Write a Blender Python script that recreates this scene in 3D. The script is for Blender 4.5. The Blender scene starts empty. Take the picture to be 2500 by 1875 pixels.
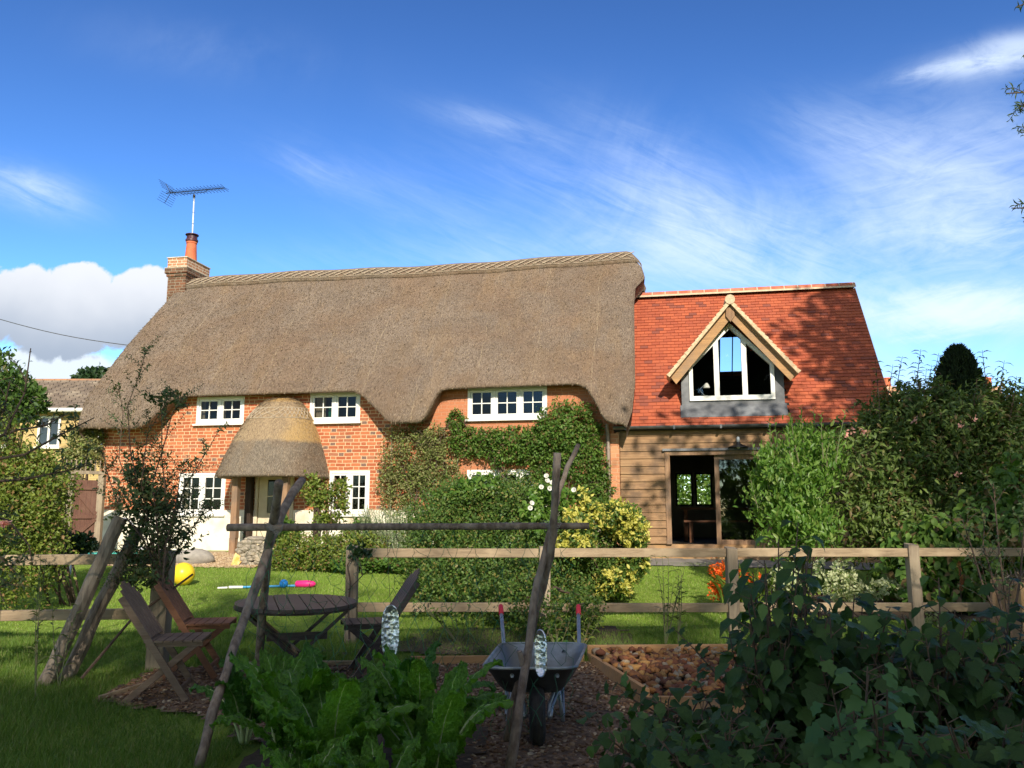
import bpy, math, random
import numpy as np
from mathutils import Vector, Matrix
random.seed(7); RNG=np.random.default_rng(7)
scn=bpy.context.scene
COL=scn.collection
R=math.radians
# ---------------------------------------------------------------- camera
CAMH=1.55; FPX=2040.0; TP=math.atan(312/2040)
cam=bpy.data.cameras.new('camera'); camo=bpy.data.objects.new('camera',cam); COL.objects.link(camo)
camo.location=(0,0,CAMH); camo.rotation_euler=(math.pi/2+TP,0,0)
cam.sensor_width=36; cam.lens=FPX/2500*36; cam.clip_end=2000; cam.clip_start=.05
scn.camera=camo
# ---------------------------------------------------------------- light
SUN_EL=R(30); SUN_AZ=R(7)      # sun behind the camera, slightly to its right
sd=Vector((math.sin(SUN_AZ)*math.cos(SUN_EL),-math.cos(SUN_AZ)*math.cos(SUN_EL),math.sin(SUN_EL)))
sl=bpy.data.lights.new('sun','SUN'); sl.energy=4.8; sl.angle=R(.5); sl.color=(1,.90,.76)
so=bpy.data.objects.new('sun',sl); COL.objects.link(so); so.rotation_euler=sd.to_track_quat('Z','Y').to_euler(); so.location=(5,-20,30)
scn.view_settings.view_transform='Standard'; scn.view_settings.look='None'; scn.view_settings.exposure=.42; scn.view_settings.gamma=1

class NT:
    """tiny node-building helper"""
    def __init__(s,nt): s.nt=nt; s.n=nt.nodes; s.l=nt.links
    def new(s,t,**k):
        n=s.n.new(t)
        for a,b in k.items(): setattr(n,a,b)
        return n
    def put(s,sock,v):
        if isinstance(v,bpy.types.NodeSocket): s.l.new(v,sock)
        elif v is not None: sock.default_value=v
    def m(s,op,a,b=None,c=None,clamp=False):
        n=s.new('ShaderNodeMath',operation=op); n.use_clamp=clamp
        s.put(n.inputs[0],a); s.put(n.inputs[1],b); s.put(n.inputs[2],c); return n.outputs[0]
    def noise(s,vec,scale,detail=4,rough=.55,dist=0,dims='3D'):
        n=s.new('ShaderNodeTexNoise'); n.noise_dimensions=dims; s.put(n.inputs['Vector'],vec)
        n.inputs['Scale'].default_value=scale; n.inputs['Detail'].default_value=detail; n.inputs['Roughness'].default_value=rough; n.inputs['Distortion'].default_value=dist
        return n.outputs[0]
    def mix(s,f,a,b,mode='MIX'):
        n=s.new('ShaderNodeMix'); n.data_type='RGBA'; n.blend_type=mode
        s.put(n.inputs[0],f); s.put(n.inputs[6],c4(a)); s.put(n.inputs[7],c4(b)); return n.outputs[2]
    def ss(s,x,a,b):
        n=s.new('ShaderNodeMapRange'); n.interpolation_type='SMOOTHSTEP'; s.put(n.inputs[0],x); n.inputs[1].default_value=a; n.inputs[2].default_value=b
        return n.outputs[0]
    def sep(s,v):
        n=s.new('ShaderNodeSeparateXYZ'); s.put(n.inputs[0],v); return n.outputs
    def comb(s,x,y,z):
        n=s.new('ShaderNodeCombineXYZ'); s.put(n.inputs[0],x); s.put(n.inputs[1],y); s.put(n.inputs[2],z); return n.outputs[0]
    def mapv(s,v,scale=(1,1,1),rot=(0,0,0)):
        n=s.new('ShaderNodeMapping'); s.put(n.inputs[0],v); n.inputs['Scale'].default_value=scale; n.inputs['Rotation'].default_value=rot; return n.outputs[0]
def c4(c):
    if isinstance(c,(tuple,list)) and len(c)==3: return (*c,1)
    return c
# ---------------------------------------------------------------- world: sky with clouds fixed in world directions
w=bpy.data.worlds.new('World'); scn.world=w; w.use_nodes=True
t=NT(w.node_tree); w.node_tree.nodes.clear()
sky=t.new('ShaderNodeTexSky',sky_type='NISHITA'); sky.sun_disc=False; sky.sun_elevation=SUN_EL; sky.sun_rotation=math.pi-SUN_AZ
sky.air_density=1.0; sky.dust_density=.25; sky.ozone_density=3.2; sky.altitude=50
tc=t.new('ShaderNodeTexCoord').outputs['Generated']
sx,sy,sz=t.sep(tc)
yy=t.m('MAXIMUM',sy,.05); U=t.m('DIVIDE',sx,yy); V=t.m('DIVIDE',sz,yy)
UV=t.comb(U,V,0)
nbig=t.noise(UV,3.2,6,.6,.4); nfin=t.noise(UV,11,7,.62,.3)
streak=t.noise(t.mapv(t.mapv(UV,rot=(0,0,R(28))),scale=(2.2,13,1)),1.6,6,.6,.6)
streak2=t.noise(t.mapv(t.mapv(UV,rot=(0,0,R(-8))),scale=(2.5,9,1)),1.7,6,.6,.5)
def ell(u0,v0,ru,rv,ang=0,amp=1.0,nz=None,k=1.0,lo=.25,hi=1.0):
    du=t.m('SUBTRACT',U,u0); dv=t.m('SUBTRACT',V,v0); c,s_=math.cos(R(ang)),math.sin(R(ang))
    a=t.m('DIVIDE',t.m('ADD',t.m('MULTIPLY',du,c),t.m('MULTIPLY',dv,s_)),ru)
    b=t.m('DIVIDE',t.m('SUBTRACT',t.m('MULTIPLY',dv,c),t.m('MULTIPLY',du,s_)),rv)
    d=t.m('SUBTRACT',1,t.m('ADD',t.m('MULTIPLY',a,a),t.m('MULTIPLY',b,b)))
    d=t.m('ADD',d,t.m('MULTIPLY',t.m('SUBTRACT',nz,.5),k))
    return t.m('MULTIPLY',t.ss(d,lo,hi),amp)
def pu(px,py):
    dx=(px-1250)/FPX; dy=(937.5-py)/FPX; f=math.cos(TP)-dy*math.sin(TP)
    return dx/f,(math.sin(TP)+dy*math.cos(TP))/f
def E(px,py,rx,ry,ang=0,amp=1,nz=None,k=1.6,lo=.1,hi=1.3):
    u,v=pu(px,py); return ell(u,v,rx/FPX,ry/FPX,ang,amp,nz,k,lo,hi)
def G(px,py,rx,ry,ang,amp,nz,lo=.38,hi=.78):
    u0,v0=pu(px,py); du=t.m('SUBTRACT',U,u0); dv=t.m('SUBTRACT',V,v0); c,s_=math.cos(R(ang)),math.sin(R(ang))
    a=t.m('DIVIDE',t.m('ADD',t.m('MULTIPLY',du,c),t.m('MULTIPLY',dv,s_)),rx/FPX); b=t.m('DIVIDE',t.m('SUBTRACT',t.m('MULTIPLY',dv,c),t.m('MULTIPLY',du,s_)),ry/FPX)
    g_=t.m('EXPONENT',t.m('MULTIPLY',t.m('ADD',t.m('MULTIPLY',a,a),t.m('MULTIPLY',b,b)),-1))
    return t.m('MULTIPLY',t.m('MULTIPLY',g_,t.ss(nz,lo,hi)),amp,clamp=True)
soft=t.noise(UV,3.4,10,.62,1.0); fine=t.noise(t.mapv(t.mapv(UV,rot=(0,0,R(24))),scale=(1.6,9,1)),5.5,9,.68,1.2); fine2=t.noise(t.mapv(t.mapv(UV,rot=(0,0,R(-14))),scale=(1.8,7,1)),5.0,9,.68,1.2); mixn=t.m('ADD',t.m('MULTIPLY',soft,.35),t.m('ADD',t.m('MULTIPLY',streak,.25),t.m('MULTIPLY',fine,.40))); mixr=t.m('ADD',t.m('MULTIPLY',soft,.45),t.m('ADD',t.m('MULTIPLY',streak2,.15),t.m('MULTIPLY',fine2,.40)))
wis=[G(1700,570,270,130,-25,.85,mixn,.30,.72),G(1560,640,200,110,0,.7,soft,.3,.7),G(1900,640,240,120,10,.6,mixn,.3,.75),G(2300,480,360,200,22,.85,mixr,.25,.75),G(2150,600,300,130,-10,.45,soft,.3,.8),G(1750,480,330,160,-25,.4,soft,.35,.8),G(2120,360,200,90,-20,.5,mixn,.3,.7),
     G(2420,590,220,80,5,.7,mixr,.3,.7),G(2250,560,120,40,4,.7,nfin,.3,.7),G(2420,150,160,38,10,.85,mixr,.30,.62),G(2270,172,100,18,14,.7,mixr,.32,.65),G(2480,108,110,34,8,.6,nfin,.35,.65),E(2340,760,330,90,3,.9,mixr,3.4,.0,1.2),G(2320,770,330,80,3,.9,soft,.2,.6),G(2120,730,170,70,8,.6,soft,.3,.7),
     G(1210,300,150,34,-14,.42,mixn,.3,.8),G(1560,350,200,60,-30,.30,mixn,.3,.85),G(770,415,120,32,-22,.36,mixn,.3,.8),G(1050,520,380,90,-22,.28,mixn,.3,.85),G(1350,450,300,110,-25,.24,mixn,.3,.85),
     G(60,460,150,50,-16,.75,mixn,.3,.72),G(1150,640,500,60,0,.35,mixn,.3,.8),G(2300,960,420,110,0,.8,soft,.2,.7),G(500,120,300,80,-10,.10,soft,.3,.7)]
wm=None
for x in wis: wm=x if wm is None else t.m('SUBTRACT',1,t.m('MULTIPLY',t.m('SUBTRACT',1,wm),t.m('SUBTRACT',1,x)))
gm=t.new('ShaderNodeGamma'); gm.inputs[1].default_value=1.62; t.put(gm.inputs[0],t.mix(1,sky.outputs[0],(.30,.33,.355),'MULTIPLY')); skyc=t.mix(1,gm.outputs[0],(2.74,2.70,2.56),'MULTIPLY')
cwh=(5.4,6.3,7.6)
c1=t.mix(wm,skyc,cwh)
# cumulus bank low on the left: lit top, grey belly
nc=t.noise(UV,19,8,.58,.2)
cu=[E(190,765,330,120,0,1,nc,1.7,.1,.34),E(60,735,180,100,0,1,nc,1.7,.1,.34),E(340,725,140,82,0,1,nc,1.7,.1,.34),E(200,700,110,70,0,1,nc,1.7,.1,.34)]
cm=t.m('MAXIMUM',t.m('MAXIMUM',cu[0],cu[1]),t.m('MAXIMUM',cu[2],cu[3]))
cb=E(60,925,330,95,0,1,nc,1.5,.05,.5)
shade=t.ss(t.m('ADD',V,t.m('MULTIPLY',t.m('SUBTRACT',t.noise(UV,6,4),.5),.09)),pu(0,880)[1],pu(0,640)[1])
ccol=t.mix(shade,(2.6,3.1,3.9),(5.5,5.7,6.1))
c2=t.mix(cb,c1,(5.2,5.8,6.5)); c3=t.mix(cm,c2,ccol)
# broken cloud added overhead and behind the camera to fill the shade (seen only in reflections)
bm_=t.m('MAXIMUM',t.ss(t.m('MULTIPLY',sy,-1),-.05,.25),t.ss(sz,.74,.86)); fill_cloud=t.m('MULTIPLY',t.m('MULTIPLY',bm_,t.ss(t.noise(tc,2.6,6,.6,.4),.40,.58)),t.ss(sz,.02,.12))
c3=t.mix(fill_cloud,c3,(4.3,4.25,4.0))
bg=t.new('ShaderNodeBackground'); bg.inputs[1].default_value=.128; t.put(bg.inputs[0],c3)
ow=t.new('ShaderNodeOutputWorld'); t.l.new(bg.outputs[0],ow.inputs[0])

# ================================================================ helpers
def ray(px,py):
    dx=(px-1250)/FPX; dy=(937.5-py)/FPX
    return dx,math.cos(TP)-dy*math.sin(TP),math.sin(TP)+dy*math.cos(TP)
def at(px,py,Y):
    r=ray(px,py); k=Y/r[1]; return Vector((k*r[0],Y,CAMH+k*r[2]))
def gz(y,x=0):
    a=max(0,min(y,18)-6)*.06
    return a
HA=R(11); HO=Vector((0,17.28,0)); HS=Vector((math.cos(HA),-math.sin(HA),0)); HN=Vector((math.sin(HA),math.cos(HA),0))
def H(s,n,z): return HO+HS*s+HN*n+Vector((0,0,z))
MI={}
def reg(o,loc,rz=0):
    M=Matrix.Translation(loc)@Matrix.Rotation(rz,4,'Z'); o.location=loc; o.rotation_euler=(0,0,rz); MI[o.name]=M.inverted()
def tag(o,label=None,cat=None,group=None,kind=None):
    if label: o['label']=label
    if cat: o['category']=cat
    if group: o['group']=group
    if kind: o['kind']=kind
    return o
def thing(name,label,cat,loc,rz=0,group=None):
    o=bpy.data.objects.new(name,None); COL.objects.link(o); o.empty_display_size=.1; reg(o,Vector(loc),rz); return tag(o,label,cat,group)
def emit(name,V,F,mat,parent=None,loc=None,rz=0,smooth=False,attr=None,rot=True):
    V=np.asarray(V,dtype=np.float64).reshape(-1,3)
    me=bpy.data.meshes.new(name); o=bpy.data.objects.new(name,me); COL.objects.link(o)
    if parent is not None: o.parent=parent; M=MI[parent.name]; MI[o.name]=M
    else:
        reg(o,Vector(loc) if loc is not None else Vector((float(V[:,0].mean()),float(V[:,1].mean()),float(V[:,2].min()))),rz); M=MI[o.name]
    Mn=np.array(M); V=V@Mn[:3,:3].T+Mn[:3,3]
    if isinstance(F,np.ndarray):
        k=F.shape[1]; me.vertices.add(len(V)); me.vertices.foreach_set('co',V.astype(np.float32).ravel())
        me.loops.add(F.size); me.loops.foreach_set('vertex_index',F.astype(np.int32).ravel())
        me.polygons.add(len(F)); me.polygons.foreach_set('loop_start',np.arange(len(F),dtype=np.int32)*k)
        try: me.polygons.foreach_set('loop_total',np.full(len(F),k,dtype=np.int32))
        except Exception: pass
        me.update(calc_edges=True)
    else: me.from_pydata([tuple(v) for v in V],[],F); me.update()
    if attr is not None:
        a=me.attributes.new('rnd','FLOAT','POINT'); a.data.foreach_set('value',np.asarray(attr,dtype=np.float32))
    if smooth: me.polygons.foreach_set('use_smooth',np.ones(len(me.polygons),dtype=bool))
    if isinstance(mat,(list,tuple)):
        for m_ in mat: me.materials.append(m_)
    else: me.materials.append(mat)
    return o
class MB:
    def __init__(s,house=False): s.v=[]; s.f=[]; s.h=house
    def pt(s,p):
        p=H(*p) if s.h else Vector(p); s.v.append(tuple(p)); return len(s.v)-1
    def poly(s,pts): s.f.append(tuple(s.pt(p) for p in pts)); return s
    def hexa(s,c):      # 8 corners: bottom 4 (ccw), top 4
        i=[s.pt(p) for p in c]
        for q in ((3,2,1,0),(4,5,6,7),(0,1,5,4),(1,2,6,5),(2,3,7,6),(3,0,4,7)): s.f.append(tuple(i[k] for k in q))
        return s
    def box(s,x0,x1,y0,y1,z0,z1):
        return s.hexa([(x0,y0,z0),(x1,y0,z0),(x1,y1,z0),(x0,y1,z0),(x0,y0,z1),(x1,y0,z1),(x1,y1,z1),(x0,y1,z1)])
    def bar(s,p,q,w,h,up=(0,0,1),taper=1):  # rectangular bar from p to q: w across, h along up
        p=Vector(p);q=Vector(q); d=(q-p).normalized(); u=Vector(up); a=d.cross(u)
        if a.length<1e-4: a=d.cross(Vector((1,0,0)))
        a.normalize(); b=a.cross(d).normalized()
        c=[]
        for e,k in ((p,1),(q,taper)):
            for x,y in ((-1,-1),(1,-1),(1,1),(-1,1)): c.append(e+a*x*w/2*k+b*y*h/2*k)
        return s.hexa([tuple(v) for v in c])
    def tube(s,path,rad,n=8,cap=True,wob=0):
        path=[Vector(p) for p in path]; m=len(path)
        if not hasattr(rad,'__len__'): rad=[rad]*m
        prev=None; rings=[]
        for i,p in enumerate(path):
            d=(path[min(i+1,m-1)]-path[max(i-1,0)]).normalized()
            if prev is None: prev=d.orthogonal().normalized()
            a=(prev-d*prev.dot(d)).normalized(); prev=a; b=d.cross(a)
            rings.append([s.pt(p+(a*math.cos(2*math.pi*k/n)+b*math.sin(2*math.pi*k/n))*rad[i]*(1+random.uniform(-wob,wob))) for k in range(n)])
        for i in range(m-1):
            for k in range(n):
                k2=(k+1)%n; s.f.append((rings[i][k],rings[i][k2],rings[i+1][k2],rings[i+1][k]))
        if cap: s.f.append(tuple(reversed(rings[0]))); s.f.append(tuple(rings[-1]))
        return s
    def lathe(s,c,prof,n=20,axis='Z',a0=0,a1=2*math.pi):
        c=Vector(c); rings=[]; full=abs(a1-a0-2*math.pi)<1e-6
        for r,z in prof:
            ring=[]
            for k in range(n if full else n+1):
                a=a0+(a1-a0)*k/n; x,y=r*math.cos(a),r*math.sin(a)
                if axis=='Z': v=(x,y,z)
                elif axis=='X': v=(z,x,y)
                else: v=(x,z,y)
                ring.append(s.pt(tuple(c+Vector(v))))
            rings.append(ring)
        for i in range(len(rings)-1):
            m=len(rings[i])
            for k in range(m if full else m-1):
                k2=(k+1)%m; s.f.append((rings[i][k],rings[i][k2],rings[i+1][k2],rings[i+1][k]))
        return s
    def sphere(s,c,r,n=14,m=9,sc=(1,1,1),jit=0):
        c=Vector(c); rings=[]
        for i in range(m+1):
            th=math.pi*i/m; ring=[]
            for k in range(n):
                a=2*math.pi*k/n; j=1+random.uniform(-jit,jit)
                ring.append(s.pt(tuple(c+Vector((math.sin(th)*math.cos(a)*sc[0],math.sin(th)*math.sin(a)*sc[1],math.cos(th)*sc[2]))*r*j)))
            rings.append(ring)
        for i in range(m):
            for k in range(n):
                k2=(k+1)%n; s.f.append((rings[i][k],rings[i+1][k],rings[i+1][k2],rings[i][k2]))
        return s
    def build(s,name,mat,parent=None,smooth=False,loc=None,rz=0,bev=0):
        if s.h and parent is None and rz==0: rz=-HA
        o=emit(name,s.v,s.f,mat,parent,loc,rz,smooth)
        if bev:
            b=o.modifiers.new('bevel','BEVEL'); b.width=bev; b.segments=2; b.limit_method='ANGLE'
        return o
# ---------------------------------------------------------------- materials
def newmat(name):
    m=bpy.data.materials.new(name); m.use_nodes=True; t=NT(m.node_tree); p=t.n['Principled BSDF']; return m,t,p
def basic(name,c1,c2=None,scale=6,rough=.7,bump=.0,bscale=None,metal=0,stretch=(1,1,1),spec=.4,detail=5,c3=None,lo=.35,hi=.65,bd=.01):
    m,t,p=newmat(name); co=t.new('ShaderNodeTexCoord').outputs['Object']; v=t.mapv(co,scale=stretch)
    if c2 is not None:
        n=t.noise(v,scale,detail,.6); col=t.mix(t.ss(n,lo,hi),c1,c2)
        if c3 is not None: col=t.mix(t.ss(t.noise(co,scale*.31,4),.5,.68),col,c3)
        t.put(p.inputs['Base Color'],col)
    else: p.inputs['Base Color'].default_value=c4(c1)
    p.inputs['Roughness'].default_value=rough; p.inputs['Metallic'].default_value=metal; p.inputs['Specular IOR Level'].default_value=spec
    if bump:
        b=t.new('ShaderNodeBump'); b.inputs['Strength'].default_value=bump; b.inputs['Distance'].default_value=bd; t.put(b.inputs['Height'],t.noise(v,bscale or scale*3,6,.65)); t.put(p.inputs['Normal'],b.outputs[0])
    return m
def leafmat(name,c1,c2,c3=None,trans=.35,rough=.5,spec=.3):
    m,t,p=newmat(name); a=t.new('ShaderNodeAttribute'); a.attribute_name='rnd'; f=a.outputs['Fac']
    col=t.mix(f,c1,c2)
    if c3 is not None: col=t.mix(t.ss(f,.86,.9),col,c3)
    t.put(p.inputs['Base Color'],col); p.inputs['Roughness'].default_value=rough; p.inputs['Specular IOR Level'].default_value=spec
    tr=t.new('ShaderNodeBsdfTranslucent'); t.put(tr.inputs[0],t.mix(1,col,(1.5,1.6,.6),'MULTIPLY'))
    mx=t.new('ShaderNodeMixShader'); mx.inputs[0].default_value=trans
    t.l.new(p.outputs[0],mx.inputs[1]); t.l.new(tr.outputs[0],mx.inputs[2]); t.l.new(mx.outputs[0],t.n['Material Output'].inputs[0]); return m
def brickmat(name,cols,mortar,mortar2,split=None,patch=None,gauge=.075,yrot=False):
    m,t,p=newmat(name); co=t.new('ShaderNodeTexCoord').outputs['Object']; X,Y,Z=t.sep(co)
    if yrot: X=t.m('ADD',X,Y)
    wob=t.noise(co,2.1,3); wz=t.m('MULTIPLY',t.m('SUBTRACT',wob,.5),.035)
    wx=t.m('MULTIPLY',t.m('SUBTRACT',t.noise(co,9,2),.5),.02)
    zr=t.m('DIVIDE',t.m('ADD',Z,t.m('ADD',wz,t.m('MULTIPLY',wx,.5))),gauge); row=t.m('FLOOR',zr); v=t.m('FRACT',zr)
    wn=t.new('ShaderNodeTexWhiteNoise'); wn.noise_dimensions='1D'; t.put(wn.inputs['W'],row)
    us=t.m('ADD',t.m('ADD',t.m('DIVIDE',t.m('ADD',X,wx),.35),t.m('MULTIPLY',row,.5)),t.m('MULTIPLY',wn.outputs[0],.16))
    cell=t.m('FLOOR',us); u=t.m('FRACT',us); hd=t.m('GREATER_THAN',u,.665)
    wn2=t.new('ShaderNodeTexWhiteNoise'); wn2.noise_dimensions='3D'; t.put(wn2.inputs['Vector'],t.comb(cell,row,hd))
    r=wn2.outputs[0]
    mo=t.m('MAXIMUM',t.m('LESS_THAN',v,.19),t.m('MAXIMUM',t.m('LESS_THAN',t.m('ABSOLUTE',t.m('SUBTRACT',u,.022)),.022),t.m('LESS_THAN',t.m('ABSOLUTE',t.m('SUBTRACT',u,.665)),.022)))
    n2=t.noise(co,40,4); n3=t.noise(co,1.3,4)
    c=t.mix(t.ss(r,.1,.9),cols[0],cols[1]); c=t.mix(t.m('MULTIPLY',t.m('GREATER_THAN',r,.87),t.m('ADD',.4,t.m('MULTIPLY',hd,.6))),c,cols[2])
    c=t.mix(t.m('MULTIPLY',t.ss(n2,.3,.7),.35),c,cols[3])
    mc=mortar
    if split is not None:
        sp=t.ss(X,split,split+.3); mc=t.mix(sp,mortar,mortar2); c=t.mix(t.m('MULTIPLY',sp,.8),c,(.50,.20,.10))
    c=t.mix(mo,c,mc)
    c=t.mix(t.m('MULTIPLY',t.ss(t.noise(co,.9,5,.65),.48,.72),.45),c,t.mix(.5,c,(.16,.07,.045)))
    # limewash / repointing smears
    c=t.mix(t.m('MULTIPLY',t.ss(t.noise(co,3.7,6,.7),.60,.74),.5),c,mortar)
    if patch: # pale render patches toward the left corner
        pm=t.m('MULTIPLY',t.ss(t.m('ADD',X,t.m('MULTIPLY',t.noise(co,2.3,5),1.5)),patch[1],patch[0]),.93); c=t.mix(pm,c,(.62,.42,.24))
    t.put(p.inputs['Base Color'],c); p.inputs['Roughness'].default_value=.9; p.inputs['Specular IOR Level'].default_value=.2
    b=t.new('ShaderNodeBump'); b.inputs['Strength'].default_value=.8; b.inputs['Distance'].default_value=.008
    t.put(b.inputs['Height'],t.m('ADD',t.m('SUBTRACT',1,mo),t.m('MULTIPLY',n2,.5))); t.put(p.inputs['Normal'],b.outputs[0]); return m
def thatchmat(name,ca,cb,cc,seam=True,split=None):
    m,t,p=newmat(name); co=t.new('ShaderNodeTexCoord').outputs['Object']; X,Y,Z=t.sep(co)
    f1=t.noise(t.mapv(co,scale=(1,.30,.30)),62,4,.72,.5); f2=t.noise(co,150,3,.7); big=t.noise(co,.7,5,.6,.5); mid=t.noise(co,3.5,5,.65)
    c=t.mix(t.ss(f1,.38,.62),ca,cb); c=t.mix(t.m('MULTIPLY',t.ss(f2,.55,.7),.75),c,cc)
    c=t.mix(t.m('MULTIPLY',t.ss(big,.40,.66),.42),c,(.25,.15,.085)); c=t.mix(t.m('MULTIPLY',t.ss(mid,.5,.72),.35),c,(.10,.075,.058))
    c=t.mix(t.m('MULTIPLY',t.ss(t.noise(t.mapv(co,scale=(1,.3,.3)),2.2,5,.6,.3),.5,.64),.3),c,(.30,.20,.11))
    h=f1
    if seam:
        pf=t.m('FRACT',t.m('DIVIDE',t.m('ADD',X,t.m('MULTIPLY',t.noise(co,.8,2),.25)),1.22))
        ln=t.m('LESS_THAN',t.m('ABSOLUTE',t.m('SUBTRACT',pf,.5)),.006); c=t.mix(t.m('MULTIPLY',ln,t.m('MULTIPLY',t.ss(t.noise(co,5,3),.38,.55),.75)),c,(.42,.33,.22))
        for i,(zz,am) in enumerate(((0,.28),)):
            gr=t.noise(t.comb(t.m('FLOOR',t.m('MULTIPLY',X,1.7)),t.m('FLOOR',t.m('MULTIPLY',Z,1.9)),0),3.3,1); c=t.mix(t.m('MULTIPLY',t.ss(gr,.42,.6),am*.8),c,(.14,.108,.085))
    if split is not None:
        sp=t.ss(t.m('ADD',Z,t.m('MULTIPLY',t.noise(co,6,4),.16)),split,split+.1); c=t.mix(sp,c,t.mix(t.ss(f1,.36,.64),(.28,.20,.125),(.50,.37,.22)))
        tp=t.m('MULTIPLY',sp,t.ss(t.m('ADD',X,t.m('MULTIPLY',t.noise(co,3,3),.4)),split[1] if False else .32,.70)); c=t.mix(t.m('MULTIPLY',tp,.6),c,(.60,.38,.13))
        tz=t.ss(t.m('ADD',Z,t.m('MULTIPLY',t.noise(co,5,3),.1)),3.20,3.28); c=t.mix(t.m('MULTIPLY',tz,.7),c,(.58,.35,.11))
    t.put(p.inputs['Base Color'],c); p.inputs['Roughness'].default_value=.95; p.inputs['Specular IOR Level'].default_value=.12
    b=t.new('ShaderNodeBump'); b.inputs['Strength'].default_value=1; b.inputs['Distance'].default_value=.03; t.put(b.inputs['Height'],t.m('ADD',f1,t.m('ADD',t.m('MULTIPLY',f2,.6),t.m('MULTIPLY',mid,1.2)))); t.put(p.inputs['Normal'],b.outputs[0]); return m
def woodmat(name,c1,c2,c3,axis='X',rough=.8,bump=.5):
    st={'X':(1,14,14),'Y':(14,1,14),'Z':(14,14,1)}[axis]
    m,t,p=newmat(name); co=t.new('ShaderNodeTexCoord').outputs['Object']; v=t.mapv(co,scale=st)
    n=t.noise(v,2.2,6,.65,.6); n2=t.noise(co,2.3,4,.6)
    c=t.mix(t.ss(n,.35,.65),c1,c2); c=t.mix(t.m('MULTIPLY',t.ss(n2,.42,.65),.7),c,c3); t.put(p.inputs['Base Color'],c)
    p.inputs['Roughness'].default_value=rough; p.inputs['Specular IOR Level'].default_value=.25
    b=t.new('ShaderNodeBump'); b.inputs['Strength'].default_value=bump; b.inputs['Distance'].default_value=.006; t.put(b.inputs['Height'],n); t.put(p.inputs['Normal'],b.outputs[0]); return m
def glassmat(name,clear=.6,refl=.5):
    m,t,p=newmat(name); tr=t.new('ShaderNodeBsdfTransparent'); tr.inputs[0].default_value=(clear,clear*1.02,clear,1)
    gl=t.new('ShaderNodeBsdfGlossy'); gl.inputs['Roughness'].default_value=.02; gl.inputs[0].default_value=(.9,.95,1,1)
    co=t.new('ShaderNodeTexCoord').outputs['Object']; b=t.new('ShaderNodeBump'); b.inputs['Strength'].default_value=.06; b.inputs['Distance'].default_value=.02; t.put(b.inputs['Height'],t.noise(co,2.2,2)); t.l.new(b.outputs[0],gl.inputs['Normal'])
    fr=t.new('ShaderNodeFresnel'); fr.inputs[0].default_value=1.5; mx=t.new('ShaderNodeMixShader'); t.put(mx.inputs[0],t.m('MULTIPLY',fr.outputs[0],refl*2,clamp=True))
    t.l.new(tr.outputs[0],mx.inputs[1]); t.l.new(gl.outputs[0],mx.inputs[2]); t.l.new(mx.outputs[0],t.n['Material Output'].inputs[0]); return m
BRICK=brickmat('red_brick',[(.36,.09,.040),(.50,.16,.068),(.13,.10,.09),(.50,.21,.10)],(.68,.47,.28),(.52,.26,.15),split=-2.0,patch=(-9.9,-8.6))
BRICK2=brickmat('chimney_brick',[(.11,.05,.03),(.24,.095,.05),(.045,.04,.038),(.18,.14,.09)],(.30,.25,.18),(.5,.4,.3),yrot=True)
BRICK3=brickmat('new_brick',[(.42,.18,.09),(.52,.25,.14),(.30,.15,.09),(.50,.30,.18)],(.75,.68,.52),(.5,.4,.3),yrot=True)
YBRICK=brickmat('yellow_brick',[(.50,.36,.14),(.60,.43,.18),(.36,.25,.10),(.56,.42,.2)],(.50,.38,.2),(.5,.4,.3),yrot=True)
THATCH=thatchmat('thatch',(.165,.125,.096),(.33,.26,.195),(.48,.39,.30))
THATCHR=thatchmat('ridge_thatch',(.17,.132,.10),(.33,.262,.195),(.46,.37,.28),seam=False)
THATCHP=thatchmat('porch_thatch',(.14,.115,.088),(.31,.255,.19),(.48,.40,.30),seam=False,split=2.32)
LIME=basic('limewash',(.78,.73,.62),(.64,.57,.44),2.6,.9,.5,18,lo=.45,hi=.75,c3=(.55,.46,.32),bd=.02)
WHITE=basic('white_paint',(.80,.79,.74),(.72,.70,.63),5,.5,.08,20,lo=.55,hi=.8)
CREAM=basic('cream_paint',(.66,.58,.42),(.58,.49,.34),4,.6,.1)
GLASS=glassmat('window_glass',.42,.3); GLASSC=glassmat('clear_glass',.8,.6)
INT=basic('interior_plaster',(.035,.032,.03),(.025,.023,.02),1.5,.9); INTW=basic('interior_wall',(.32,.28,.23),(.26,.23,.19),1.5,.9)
LEAD=basic('lead_sheet',(.075,.08,.088),(.13,.135,.145),4,.55,.3,9,c3=(.22,.23,.24),spec=.5)
DARKMETAL=basic('dark_metal',(.03,.03,.03),(.05,.05,.05),8,.35,.1,metal=.6)
GALV=basic('galvanised_steel',(.24,.27,.28),(.38,.41,.42),7,.5,.12,30,metal=.45,c3=(.17,.17,.15))
STEEL=basic('dull_steel',(.42,.46,.50),(.30,.33,.36),18,.5,.1,metal=.7)
OAK=woodmat('oak_board',(.36,.20,.09),(.47,.29,.14),(.22,.15,.10),'X')
OAKZ=woodmat('oak_post',(.34,.21,.12),(.24,.14,.08),(.16,.12,.09),'Z')
OAKB=woodmat('oak_barge',(.46,.27,.125),(.36,.21,.10),(.27,.19,.13),'X')
BOARD=woodmat('weatherboard',(.25,.145,.075),(.34,.21,.11),(.10,.07,.05),'X')
DARKOAK=woodmat('dark_oak',(.035,.022,.015),(.06,.04,.028),(.03,.02,.015),'Z')
RAIL=woodmat('fence_rail',(.33,.245,.155),(.22,.16,.10),(.40,.31,.20),'X')
POSTM=woodmat('fence_post',(.30,.24,.17),(.20,.155,.11),(.36,.29,.2),'Z')
LOG=woodmat('split_log',(.26,.21,.16),(.13,.10,.075),(.32,.27,.21),'Z',.85,.9)
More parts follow.
